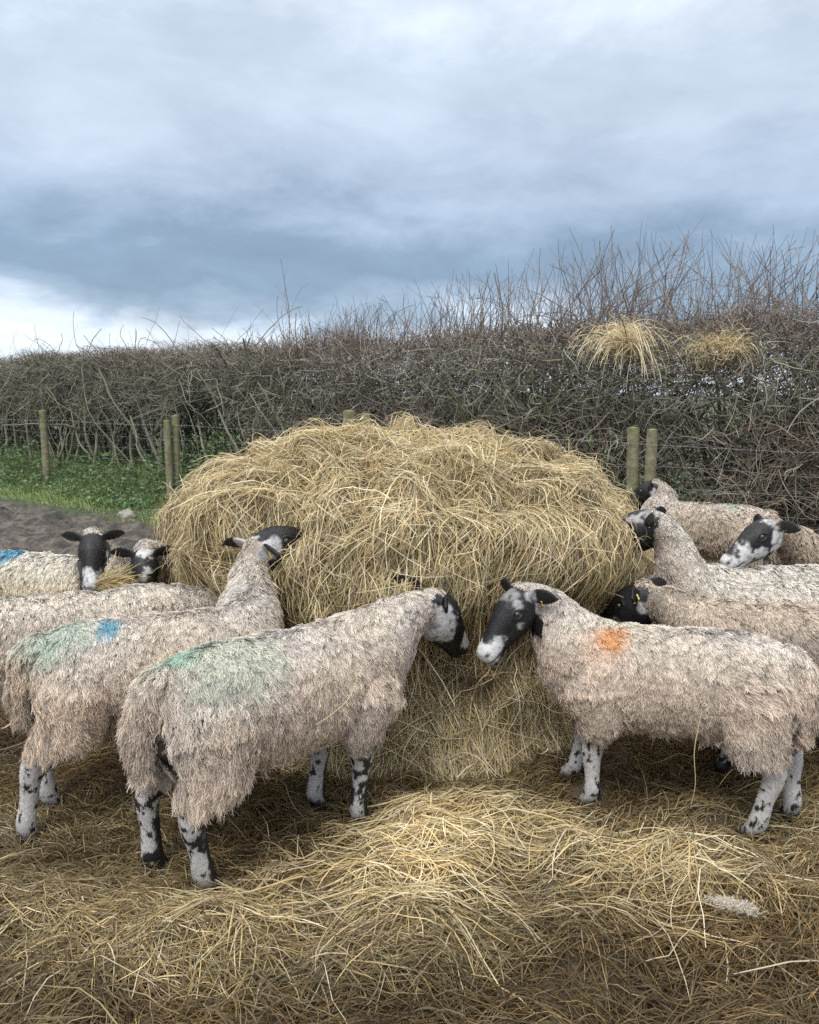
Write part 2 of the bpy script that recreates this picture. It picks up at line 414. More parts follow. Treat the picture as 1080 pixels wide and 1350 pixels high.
    R = rng.uniform(.0024, .0050, n)[:, None] * np.linspace(1.15, .45, S)
    col = (np.array([.185, .15, .125]) * rng.uniform(.5, 1.3, (n, 1)))
    b.tubes(P + off, R, col, 3)
    par = rng.integers(0, n, 2300); par = par[hh[par] > .25]; kk = rng.integers(2, S - 1, len(par)); m = len(par)
    dd = nrm(P[par, kk] - P[par, kk - 1]) + rng.normal(size=(m, 3)) * .55
    P2 = walk(m, P[par, kk], dd, hh[par] * rng.uniform(.03, .09, m), 5, .14, np.array([0, 0, .06]), rng.normal(size=(m, 3)) * .06)
    b.tubes(P2 + off, np.linspace(.0024, .0012, 5)[None], col[par], 3)
    # long arching whips at the right and the tall lone stems
    wh = []
    for (ss, z0, dx, dz, L, cu) in ((2.0, 2.2, -.35, 1, 1.1, .12), (2.9, 2.25, .5, .9, 1.25, -.12), (3.3, 2.25, .75, .8, 1.2, -.10), (3.0, 2.25, -.6, .8, 1.1, .14),
                                    (3.9, 2.2, .55, 1, 1.15, .05), (4.4, 2.2, -.9, .8, 1.15, .12), (4.9, 2.2, .4, 1.1, 1.0, -.08), (5.3, 2.2, -.9, .7, 1.1, .08),
                                    (5.6, 2.2, .5, .9, 1.1, .1), (3.5, 2.2, .3, 1.1, 1.3, -.06), (2.4, 2.2, .6, .8, 1.2, -.08), (5.9, 2.1, -.5, 1, 1.2, .1),
                                    (-1.45, 2.15, .02, 1, 1.55, .0), (-1.44, 2.1, -.06, 1, 1.2, .02), (-1.40, 2.1, .1, 1, .9, .02), (-.95, 2.1, -.05, 1, .7, .02), (-1.1, 2.1, .08, 1, .62, .0),
                                    (4.1, 2.2, 1.0, .35, 1.3, -.03), (2.7, 2.2, -1.0, .4, 1.2, .04), (5.0, 2.2, 1.0, .5, 1.3, .07), (6.3, 2.2, -1.0, .6, 1.3, .03)):
        ss = .9 + (ss - 2) * .77 if ss > 0 else ss - 1.65
        for rep in range(3):
            d = nrm((dx + rng.normal() * .12) * np.array([*U, 0]) + dz * np.array([0, 0, 1.]) + rng.normal() * .15 * np.array([*NV, 0]))
            cu3 = np.array([*NV, 0]) * cu * rng.uniform(.5, 1.4)
            if ss < -1.5 and rep: continue
            p0 = H3(np.array([ss + rng.normal() * .12]), np.array([HQ + .2]), np.array([z0]))
            wh.append(walk(1, p0, d[None], np.array([L * rng.uniform(.75, 1.05) / 9]), 10, .07, None, cu3[None]))
    Pw = np.concatenate(wh)
    b.tubes(Pw + off, np.linspace(.0062, .002, 10)[None], np.array([[.22, .17, .14]]) * np.ones((len(Pw), 1)), 4)
    par = rng.integers(0, len(Pw), 170); kk = rng.integers(2, 9, 170)
    dd = nrm(Pw[par, kk] - Pw[par, kk - 1]) + rng.normal(size=(170, 3)) * .5
    b.tubes(walk(170, Pw[par, kk], dd, rng.uniform(.02, .07, 170), 5, .12) + off, np.linspace(.0028, .0013, 5)[None], np.array([[.20, .15, .125]]) * np.ones((170, 1)), 3)
    b.build('shoots', M['twig'], root)
    # evergreen leaves: ivy and bramble low and inside, a few holly sprays on top at the left
    b = Buf()
    n = 72000; s = US(n); q = HQ + rng.uniform(-.5, .45, n); z = .35 + rng.random(n) * 1.45
    p = H3(s, q, z); k = (fbm(p, .9, 3, 41) + .28 * sstep(1.0, -6, s) - .10 * sstep(-1, 3, s)) > .02
    p = p[k]; leaves(b, p + off, rng.uniform(.018, .038, len(p)), np.array([.028, .045, .02]), .2)  # inner leaves near-black, painting in the hedge's shaded interior
    n = 16000; s = US(n); q = HQ + rng.uniform(.2, .75, n); z = .45 + rng.random(n) * 1.85
    p = H3(s, q, z); k = (fbm(p, 1.2, 3, 43) + .25 * sstep(-4, -8, s)) > .26
    p = p[k]; leaves(b, p + off, rng.uniform(.014, .03, len(p)), np.array([.05, .085, .03]), .4)
    n = 6000; s = rng.uniform(S0, -4, n); q = HQ + rng.uniform(-.4, .7, n); z = hedge_top(s) - rng.random(n) * .35 + .05
    p = H3(s, q, z); p = p[(fbm(p, 1.6, 2, 47) + .3 * sstep(-5, -8, s)) > -.02]; leaves(b, p + off, rng.uniform(.012, .026, len(p)), np.array([.07, .11, .04]), .4)
    b.build('leaves', M['leaf'], root)
make_hedge()

# ------------------------------------------------------------------ fence
def px_line(px, q=0.0):
    """where the sight line through image column px meets the line at offset q (used once, to read positions off the photo)"""
    k = (px - 540) / 1080
    a = P0[0] + NV[0] * q; c = P0[1] + NV[1] * q
    # x = k*y*1.0 ; (a + U0 s) = k*(c + U1 s)
    s = (k * c - a) / (U[0] - k * U[1]); return s
def make_fence():
    x0, y0 = on_line(-3.0, 0); root = empty('wire_fence', (x0, y0, 0.1))
    tag(root, 'stock wire fence on round mossy wooden posts in front of the hedge', 'fence')
    off = -np.array(root.location)
    posts = [(-20.2, 1.2, .055, 0), (-16.3, 1.19, .055, 0), (-12.4, 1.18, .055, 0), (px_line(60), 1.22, .06, 0), (px_line(231), 1.2, .055, .0), (px_line(222.5, .13), 1.17, .05, .13),
             (px_line(460), 1.30, .075, 0), (px_line(484), 1.27, .055, 0), (px_line(838), 1.20, .058, 0), (px_line(857), 1.19, .052, 0), (6.7, 1.2, .055, 0), (8.4, 1.2, .055, 0)]
    for i, (s, h, r, q) in enumerate(posts):
        x, y = on_line(s, q); g = float(ground_h(np.array([x]), np.array([y]))[0])
        b = Buf(); S, k = 12, 14
        zz = np.linspace(-.15, h, S)
        a = np.arange(k) / k * 2 * np.pi
        le = rng.normal(size=2) * .012
        ring = np.stack([np.cos(a), np.sin(a)], -1)[None] * r * np.linspace(1.06, .97, S)[:, None, None]
        V = np.concatenate([ring + le * zz[:, None, None], np.broadcast_to(zz[:, None, None], (S, k, 1))], -1)
        V[..., :2] *= 1 + .05 * vnoise(V * np.array([1, 1, .2]) + i, 26, i)[..., None]
        V = V.reshape(-1, 3)
        idx = (np.arange(S - 1)[:, None] * k + np.arange(k)[None]); idx2 = (np.arange(S - 1)[:, None] * k + (np.arange(k)[None] + 1) % k)
        F = np.stack([idx, idx2, idx2 + k, idx + k], -1).reshape(-1, 4)
        V = np.concatenate([V, [[le[0] * h, le[1] * h, h + .012]]]); top = (S - 1) * k
        F3 = np.array([[top + j, top + (j + 1) % k, len(V) - 1] for j in range(k)])
        moss = np.clip(.5 + fbm(V + i * 3, 8, 3, 6) + .3 * V[:, 2:3].ravel() - .2, 0, 1)[:, None]
        col = np.array([.26, .225, .16]) * (1 - moss) + np.array([.17, .18, .085]) * moss
        b.add(V + np.array([x, y, g]) + off, F, F3, col)
        b.build('post', M['wood'], root)
    # line wires + netting
    b = Buf(); s = np.linspace(-24, 8.5, 120); r_ = .0012
    for zc in (.12, .25, .38, .53, .70, .88, 1.08):
        x, y = on_line(s, .065 + 0 * s); g = ground_h(x, y) * .5 + .03
        P = np.stack([x, y, g + zc + .012 * np.sin(s * 2 + zc * 9)], -1)[None]
        b.tubes(P + off, np.full((1, len(s)), r_ * (1.3 if zc > 1 else 1)), np.array([[.26, .27, .28]]), 3)
    sv_ = np.arange(-23.9, 8.4, .16); x, y = on_line(sv_, .067 + 0 * sv_); g = ground_h(x, y) * .5 + .03
    P = np.stack([np.stack([x, y, g + t], -1) for t in (.12, .38, .62, .88)], 1)
    b.tubes(P + off, np.full((len(sv_), 4), .0007), np.full((len(sv_), 3), .22), 3)
    # barbs
    sb = np.arange(-23.9, 8.4, .12); x, y = on_line(sb, .065 + 0 * sb); g = ground_h(x, y) * .5 + .03 + 1.08 + .012 * np.sin(sb * 2 + 1.08 * 9)
    for sg in (-1, 1):
        P = np.stack([np.stack([x - .004 * sg, y, g - .014], -1), np.stack([x + .004 * sg, y, g + .014], -1)], 1)
        b.tubes(P + off, np.full((len(sb), 2), .0012), np.full((len(sb), 3), .33), 3)
    b.build('wire_netting', M['wire'], root)
make_fence()

# stone on the bank
def make_stone():
    x, y = (168 - 540) / 1080 * 10.7, 10.55
    b = Buf(); nu, nv = 22, 14
    th = np.linspace(0, np.pi, nv); ph = np.arange(nu) / nu * 2 * np.pi
    D = np.stack([np.sin(th)[:, None] * np.cos(ph), np.sin(th)[:, None] * np.sin(ph), np.cos(th)[:, None] * np.ones(nu)], -1)
    R = 1 + .55 * fbm(D, 1.5, 4, 12)
    V = D * R[..., None] * np.array([.11, .09, .08])
    i = (np.arange(nv - 1)[:, None] * nu + np.arange(nu)[None]); j = (np.arange(nv - 1)[:, None] * nu + (np.arange(nu)[None] + 1) % nu)
    F = np.stack([i, i + nu, j + nu, j], -1).reshape(-1, 4)
    z = float(ground_h(np.array([x]), np.array([y]))[0])
    b.add(V.reshape(-1, 3), F, None, np.array([.30, .285, .25]))
    o = b.build('stone', M['stone']); o.location = (x, y, z + .025)
    tag(o, 'pale rough stone lying in the grass at the foot of the bank', 'stone')
make_stone()

# ------------------------------------------------------------------ hay
STR = np.array([.69, .565, .335]); GOLD = np.array([.61, .455, .205]); BROWN = np.array([.28, .185, .095]); PALE = np.array([.80, .71, .50]); GREEN = np.array([.40, .39, .20])
def hay_col(n, wts, bri=1.0):
    pal = np.stack([STR, GOLD, BROWN, PALE, GREEN]); k = rng.choice(5, n, p=np.array(wts) / sum(wts))
    k2 = rng.choice(5, n, p=np.array(wts) / sum(wts)); m = rng.random((n, 1))
    return (pal[k] * m + pal[k2] * (1 - m)) * rng.uniform(.62, 1.18, (n, 1)) * bri

BZ = .45
prof = np.array([(1.62, -.12), (1.55, 0), (1.44, .12), (1.34, .25), (1.27, .38), (1.27, .50), (1.36, .60), (1.42, .72), (1.42, .85), (1.35, .96), (1.26, 1.06), (1.11, 1.17), (.92, 1.26), (.66, 1.315), (.33, 1.335), (0, 1.33)])
pa = np.arctan2(prof[:, 1] - BZ, prof[:, 0]); pr = np.hypot(prof[:, 0], prof[:, 1] - BZ)
def bale_R(d):
    """radius of the hay heap from its centre (BX,BY,BZ) in unit direction d"""
    el = np.arcsin(np.clip(d[..., 2], -1, 1))
    R = np.interp(el, pa, pr)
    p = d * 1.3
    R = R * .995 - .03
    R = R + .09 * fbm(p, 1.9, 2, 60) + .05 * fbm(p, 5.2, 2, 61) + .020 * fbm(p, 13, 2, 62)
    # folds: rounded hanks of hay with creases between them, lying roughly level
    w1 = p * np.array([1, 1, 1.9]); w1 = w1 + .35 * np.stack([vnoise(p, 3, 63), vnoise(p, 3, 64), vnoise(p, 3, 65)], -1)
    R = R + .20 * (np.abs(vnoise(w1, 2.6, 66)) ** .55 - .6) + .09 * (np.abs(vnoise(w1, 5.5, 67)) ** .6 - .5)
    az = np.arctan2(d[..., 0], -d[..., 1])          # 0 = towards the yard front, + = right
    def g(a0, e0, wa, we): return np.exp(-((np.angle(np.exp(1j * (az - a0)))) / wa) ** 2 - ((el - e0) / we) ** 2)
    R = R + .13 * g(.75, .42, .33, .22) + .08 * g(-.35, .35, .4, .16) + .07 * g(.15, .33, .3, .14) - .10 * g(.30, .66, .28, .13) - .05 * g(-.15, .85, .4, .12)
    R = R + .09 * g(.02, -.12, .45, .30) - .12 * g(.95, .05, .35, .12) - .12 * g(-.55, .10, .30, .16) - .26 * g(-.46, .36, .20, .17) - .24 * g(-1.28, .12, .26, .30)
    return R
def bale_pt(d, offs=0.0):
    return np.array([BX, BY, BZ]) + d * (bale_R(d) + offs)[..., None]
def bale_normal(d):
    e = .02
    u = nrm(np.cross(d, np.array([.3, .2, .93]))); v = np.cross(d, u)
    a = bale_pt(nrm(d + u * e)) - bale_pt(nrm(d - u * e)); b = bale_pt(nrm(d + v * e)) - bale_pt(nrm(d - v * e))
    n = nrm(np.cross(a, b)); return n * np.sign((n * d).sum(-1, keepdims=True))
def make_bale():
    root = empty('hay_bale', (BX, BY, 0))
    tag(root, 'huge shaggy heap of golden hay the sheep are feeding from', 'hay bale')
    off = -np.array([BX, BY, 0])
    b = Buf()
    nv, nu = 110, 260
    el = np.linspace(-.42, np.pi / 2, nv); az = np.arange(nu) / nu * 2 * np.pi
    D = np.stack([np.cos(el)[:, None] * np.cos(az), np.cos(el)[:, None] * np.sin(az), np.sin(el)[:, None] * np.ones(nu)], -1)
    V = bale_pt(D, -.035 + .02 * fbm(D * 1.3, 20, 2, 9))
    i = (np.arange(nv - 1)[:, None] * nu + np.arange(nu)[None]); j = (np.arange(nv - 1)[:, None] * nu + (np.arange(nu)[None] + 1) % nu)
    F = np.stack([i, j, j + nu, i + nu], -1).reshape(-1, 4)
    b.add(V.reshape(-1, 3) + off, F, None, np.array([.20, .145, .075]))  # core coloured dark to stand for deep shade between strands
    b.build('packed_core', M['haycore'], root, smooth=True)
    b = Buf()
    def layer(n, lo, hi, L, wid, lift, wts, bri, S=7, gv=1.0, rnd=1.0):
        z = rng.uniform(lo, hi, n); a = rng.uniform(0, 2 * np.pi, n)
        D = np.stack([np.sqrt(1 - z * z) * np.cos(a), np.sqrt(1 - z * z) * np.sin(a), z], -1)
        # denser toward the yard side
        k = rng.random(n) < np.where(D[:, 1] < .35, 1, .45); D = D[k]; n = len(D)
        nn = bale_normal(D)
        down = np.array([0, 0, -1.]) - nn * (-nn[:, 2:3]); dl = np.linalg.norm(down, axis=1)
        tuft = nrm(np.stack([vnoise(D * 1.3, 3.6, 70), vnoise(D * 1.3, 3.6, 71), vnoise(D * 1.3, 3.6, 72)], -1) + .35 * np.stack([vnoise(D * 1.3, 11, 73), vnoise(D * 1.3, 11, 74), vnoise(D * 1.3, 11, 75)], -1))
        rd = rng.normal(size=(n, 3))
        d = down * gv * 1.7 + tuft * .85 + rd * (.38 + .75 * sstep(.05, -.2, D[:, 2:3])) * rnd + nn * .1
        d = nrm(d - nn * (d * nn).sum(-1, keepdims=True) * .85)
        st = L / (S - 1)
        if not np.ndim(st): st = np.full(n, st)
        else: st = st[:n]
        p = bale_pt(D) + nn * rng.uniform(-.03, .01, (n, 1))
        P = np.empty((n, S, 3)); P[:, 0] = p
        cur = rng.normal(size=n) * .055 * rnd
        lf = rng.uniform(0, 1, n) ** 2 * lift
        o0 = rng.uniform(-.035, .012, n)
        cc = np.array([BX, BY, BZ])
        for s in range(1, S):
            d = nrm(d + np.cross(nn, d) * cur[:, None] + np.array([0, 0, -.10 * gv]) + rng.normal(size=(n, 3)) * .035 + rng.normal(size=(n, 3)) * .55 * (rng.random((n, 1)) < .05))
            p = p + d * st[:, None]
            rel = p - cc; r = np.linalg.norm(rel, axis=1, keepdims=True); dd = rel / r
            R = bale_R(dd); t = s / (S - 1)
            tgt = R + o0 + lf * np.sin(t * 2.2)
            # follow the surface, but let ends hang free over hollows
            r2 = np.where(r[:, 0] < tgt, tgt, np.where(r[:, 0] > tgt + .05, r[:, 0] * .6 + (tgt + .03) * .4, tgt * .5 + r[:, 0] * .5))
            p = cc + dd * r2[:, None]; P[:, s] = p
        W = rng.uniform(*wid, n)[:, None] * np.concatenate([[.6], np.ones(S - 2), [.35]])
        col = hay_col(n, wts, bri)
        patch = fbm(D * 1.3, 4, 3, 90)[:, None]
        col = col * (1 + .34 * patch)
        b.strands(P + off, W, nn + rng.normal(size=(n, 3)) * .45, col)
    LL = lambda n, a, c: rng.uniform(a, c, n)
    layer(70000, -.36, 1, LL(70000, .18, .42), (.0020, .0038), .03, (2, 3, 3, .3, 1), .50, gv=.8)  # lower layer dimmed, shade of the gaps put into its colour
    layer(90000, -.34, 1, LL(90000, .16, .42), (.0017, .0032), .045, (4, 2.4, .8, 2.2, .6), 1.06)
    layer(14000, -.3, 1, LL(14000, .25, .55), (.0022, .004), .10, (4, 2, .3, 3, .5), 1.08, S=9, gv=.7, rnd=1.7)
    layer(60000, -.34, 1, LL(60000, .04, .13), (.0012, .0024), .03, (3, 3, 2, 1.5, .5), .95, S=4, gv=.4, rnd=2.2)
    layer(700, .1, 1, LL(700, .2, .40), (.002, .0035), .14, (3, 2, .3, 3, .5), 1.05, S=8, gv=.2, rnd=2.0)
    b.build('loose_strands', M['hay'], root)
make_bale()

def ground_strands(b, n, x, y, L, wid, lift, col, base=0.0, S=6, head=None, arch=.02):
    a = rng.uniform(0, 2 * np.pi, n) if head is None else head
    cur = rng.normal(size=n) * .11
    P = np.empty((n, S, 3)); st = L / (S - 1)
    px_, py_ = x.copy(), y.copy(); o = rng.random(n) ** 1.6 * lift + base
    tilt = rng.normal(size=n) * arch; ar = np.abs(rng.normal(size=n)) * arch
    for s in range(S):
        t = s / (S - 1)
        P[:, s, 0] = px_; P[:, s, 1] = py_
        P[:, s, 2] = hay_h(px_, py_) + o + ar * math.sin(math.pi * t) + tilt * (t - .5) + .003
        P[:, s, 2] = np.maximum(P[:, s, 2], hay_h(px_, py_) + .002)
        px_ = px_ + np.cos(a) * st; py_ = py_ + np.sin(a) * st; a = a + cur + rng.normal(size=n) * .10
    W = rng.uniform(*wid, n)[:, None] * np.concatenate([[.7], np.ones(S - 2), [.4]])
    b.strands(P, W, np.array([0, 0, 1.]) + rng.normal(size=(n, 3)) * .5, col)
def make_litter():
    b = Buf()
    # trampled mat under everything: a lumpy sheet following hay_h
    xs = np.arange(-4.5, 4.6, .04); ys = np.arange(.3, 7.5, .04); X, Y = np.meshgrid(xs, ys)
    cov = hay_cover(X, Y)
    Z = hay_h(X, Y) * 1.0 - .005 - .08 * (1 - sstep(.0, .5, cov)) + .008 * fbm(np.stack([X, Y, 0 * X], -1), 14, 2, 5)
    nx = len(xs); i = (np.arange(len(ys) - 1)[:, None] * nx + np.arange(nx - 1)[None])
    keep = (cov[:-1, :-1] > .12); i = i[keep]
    F = np.stack([i, i + 1, i + nx + 1, i + nx], -1).reshape(-1, 4)
    p = np.stack([X, Y, 0 * X], -1).reshape(-1, 3)
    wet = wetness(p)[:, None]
    b.add(np.stack([X, Y, Z], -1).reshape(-1, 3), F, None, np.array([.15, .105, .055]) * (1 - wet) + np.array([.050, .035, .022]) * wet)  # mat tone also lowered as painted shade under the straws
    o = b.build('trampled_hay_mat', M['haycore'], smooth=True)
    tag(o, 'dark trampled hay and dung layer matted on the ground', 'hay', kind='stuff')
    b = Buf()
    def scatter(n, x0, x1, y0, y1, L, wid, lift, wts, bri, arch=.02, base=0, pref=None, wetk=1.0):
        x = rng.uniform(x0, x1, n); y = rng.uniform(y0, y1, n)
        c = hay_cover(x, y); k = rng.random(n) < c
        # sparser right inside the bale footprint
        k &= np.hypot(x - BX, y - BY) > 1.1
        k &= rng.random(n) > foot_near(x, y, .085) * .97
        if pref is not None: k &= rng.random(n) < pref(x, y)
        x, y = x[k], y[k]; n = len(x)
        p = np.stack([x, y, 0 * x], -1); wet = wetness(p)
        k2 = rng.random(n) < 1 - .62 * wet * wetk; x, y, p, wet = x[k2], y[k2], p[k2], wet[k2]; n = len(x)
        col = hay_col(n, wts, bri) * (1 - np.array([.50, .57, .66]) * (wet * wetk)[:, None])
        col *= (.80 + .45 * fbm(p, 3.0, 3, 19) + .22 * sstep(.03, .07, mound(x, y)) - .18 * sstep(2.5, 2.1, y))[:, None]
        hd = fbm(p, 1.4, 2, 88) * 1.3 + rng.normal(size=n) * .72 + rng.integers(0, 2, n) * np.pi
        ground_strands(b, n, x, y, rng.uniform(*L, n), wid, lift, col, base, head=hd, arch=arch)
    # underlayer, old and brown, dimmed further to paint in shade between straws
    scatter(150000, -3.0, 3.2, 1.2, 4.2, (.05, .20), (.0020, .0038), .02, (1.6, 4.6, 2.4, .4, .5), .52, wetk=.9)
    scatter(22000, -4.2, 4.6, 3.4, 8.0, (.12, .34), (.003, .006), .02, (1, 3, 4, .2, .6), .66)
    # fresher straw
    scatter(105000, -2.9, 3.1, 1.2, 3.9, (.05, .22), (.0015, .0029), .025, (2.6, 4.2, .9, 1.3, .5), 1.12, .012, pref=lambda x, y: .25 + .75 * sstep(-.15, .3, fbm(np.stack([x * .7, y * 1.6, 0 * x], -1), 2.6, 3, 65) + 4 * mound(x, y)))
    scatter(26000, -.6, 1.5, 2.2, 3.3, (.09, .30), (.0020, .0038), .05, (3.5, 3.5, .6, 1.6, .5), 1.02, .012, pref=lambda x, y: sstep(.03, .07, mound(x, y)), wetk=.5)
    # stray long pale stalks
    scatter(400, -3, 3, .9, 3.6, (.2, .5), (.0022, .0036), .03, (2, 1, 0, 5, .2), 1.05, .03, wetk=.3)
    o = b.build('loose_hay', M['hay']); tag(o, 'loose golden hay scattered and heaped over the trodden ground', 'hay', kind='stuff')
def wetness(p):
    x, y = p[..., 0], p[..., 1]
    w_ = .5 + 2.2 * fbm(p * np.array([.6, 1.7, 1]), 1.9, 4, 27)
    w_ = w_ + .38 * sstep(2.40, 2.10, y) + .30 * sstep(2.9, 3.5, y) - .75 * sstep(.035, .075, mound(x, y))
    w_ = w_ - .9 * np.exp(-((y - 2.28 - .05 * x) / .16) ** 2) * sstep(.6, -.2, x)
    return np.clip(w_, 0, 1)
make_litter()

def make_tuft(name, label, cat, cx, cy, cz, n, size, tails, group=None, wts=(3, 1.2, .4, 5, .2)):
    """hay clump draped over twigs: a nest of curled strands with tails hanging from it"""
    off = -np.array([cx, cy, cz]); b = Buf(); S = 9; c0 = np.array([cx, cy, cz])
    u3 = np.array([*U, 0.]); v3 = np.array([*NV, 0.])
    st = c0 + rng.normal(size=(n, 1)) * size[0] * u3 + rng.normal(size=(n, 1)) * size[1] * v3 + rng.normal(size=(n, 1)) * size[2] * np.array([0, 0, 1.])
    P = walk(n, st, rng.normal(size=(n, 3)) * np.array([1, 1, .9]), rng.uniform(.10, .30, n) / (S - 1), S, .13, np.array([0, 0, -.012]) - (st - c0) * .25, rng.normal(size=(n, 3)) * .26)
    b.strands(P + off, rng.uniform(.0025, .0045, (n, 1)) * np.array([.6] + [1] * 7 + [.4]), rng.normal(size=(n, 3)) + v3, hay_col(n, wts, 1.15))
    for (ox, oz, dx, L, m) in tails:
        st = c0 + u3 * ox + np.array([0, 0, oz]) + v3 * .08 + rng.normal(size=(m, 3)) * .045
        P = walk(m, st, u3 * dx + v3 * .3 + np.array([0, 0, .25]) + rng.normal(size=(m, 3)) * .16, L * rng.uniform(.6, 1.1, m) / (S - 1), S, .05, np.array([0, 0, -.27]))
        b.strands(P + off, rng.uniform(.0025, .0042, (m, 1)) * np.array([.6] + [1] * 7 + [.4]), rng.normal(size=(m, 3)) * .5 + v3, hay_col(m, wts, 1.15))
    o = b.build(name, M['hay']); o.location = (cx, cy, cz); tag(o, label, cat, group); return o
def hedge_at(px, py, q=-.55):
    s = px_line(px, q); x, y = on_line(s, q)
    z = CAM_H - y * math.tan(math.radians(TILT) + math.atan((py - 675) / 1080)); return x, y, z
TAN = (3, 1.6, .8, 4, .1)
x, y, z = hedge_at(815, 448, -.52); make_tuft('hay_clump', 'pale hay clump draped on the hedge top with two long hanging ends', 'hay clump', x, y, z, 1150, (.11, .10, .06), ((-.22, .03, -.3, .34, 26), (.10, .02, .45, .70, 46), (.0, -.02, -.1, .46, 30)), 'hay clumps caught in the hedge', TAN)
x, y, z = hedge_at(943, 458, -.55); make_tuft('hay_clump', 'wider flatter hay clump caught in the hedge twigs further right', 'hay clump', x, y, z, 900, (.13, .10, .05), ((.2, .0, 1, .24, 12), (-.2, 0, -.3, .2, 8)), 'hay clumps caught in the hedge', (3, 2, 1.5, 2.5, .1))

# ------------------------------------------------------------------ sheep
def loft(b, ctr, ry, rz, X=None, k=20, side=None):
    """closed elliptical loft along ctr [K,3]; ry sideways radius, rz 'up' radius"""
    ctr = np.asarray(ctr, float); K = len(ctr)
    T = nrm(np.gradient(ctr, axis=0))
    ref = np.array([0, 1., 0]) if side is None else np.asarray(side, float)
    up = nrm(np.cross(T, ref)) * -1; sd_ = nrm(np.cross(up, T)) * -1
    a = np.arange(k) / k * 2 * np.pi
    V = ctr[:, None] + np.asarray(ry)[:, None, None] * np.cos(a)[None, :, None] * sd_[:, None] + np.asarray(rz)[:, None, None] * np.sin(a)[None, :, None] * up[:, None]
    V = V.reshape(-1, 3)
    i = (np.arange(K - 1)[:, None] * k + np.arange(k)[None]); j = (np.arange(K - 1)[:, None] * k + (np.arange(k)[None] + 1) % k)
    F = np.stack([i, j, j + k, i + k], -1).reshape(-1, 4)
    V = np.concatenate([V, ctr[:1], ctr[-1:]]); n = len(V)
    F3 = [[(q + 1) % k, q, n - 2] for q in range(k)] + [[(K - 1) * k + q, (K - 1) * k + (q + 1) % k, n - 1] for q in range(k)]
    b.add(V, F, F3)
def chain(b, pts, radii, flat=1.0, sub=4, side=None, k=16, capr=True):
    """smooth tapered limb through joints (Catmull-Rom) with rounded ends"""
    pts = np.asarray(pts, float); radii = np.asarray(radii, float)
    pp = np.concatenate([[2 * pts[0] - pts[1]], pts, [2 * pts[-1] - pts[-2]]]); rr = np.concatenate([[radii[0]], radii, [radii[-1]]])
    out, ro = [], []
    for i in range(1, len(pp) - 2):
        for t in np.arange(sub) / sub:
            c = lambda q: .5 * ((2 * q[i]) + (-q[i - 1] + q[i + 1]) * t + (2 * q[i - 1] - 5 * q[i] + 4 * q[i + 1] - q[i + 2]) * t * t + (-q[i - 1] + 3 * q[i] - 3 * q[i + 1] + q[i + 2]) * t ** 3)
            out.append(c(pp)); ro.append(c(rr))
    out.append(pts[-1]); ro.append(radii[-1]); out = np.array(out); ro = np.array(ro)
    if capr:
        d0 = nrm(out[0] - out[1]); d1 = nrm(out[-1] - out[-2])
        out = np.concatenate([[out[0] + d0 * ro[0] * .8], [out[0] + d0 * ro[0] * .45], out, [out[-1] + d1 * ro[-1] * .45], [out[-1] + d1 * ro[-1] * .8]])
        ro = np.concatenate([[ro[0] * .45], [ro[0] * .85], ro, [ro[-1] * .85], [ro[-1] * .45]])
    loft(b, out, ro, ro * flat, side=side, k=k)

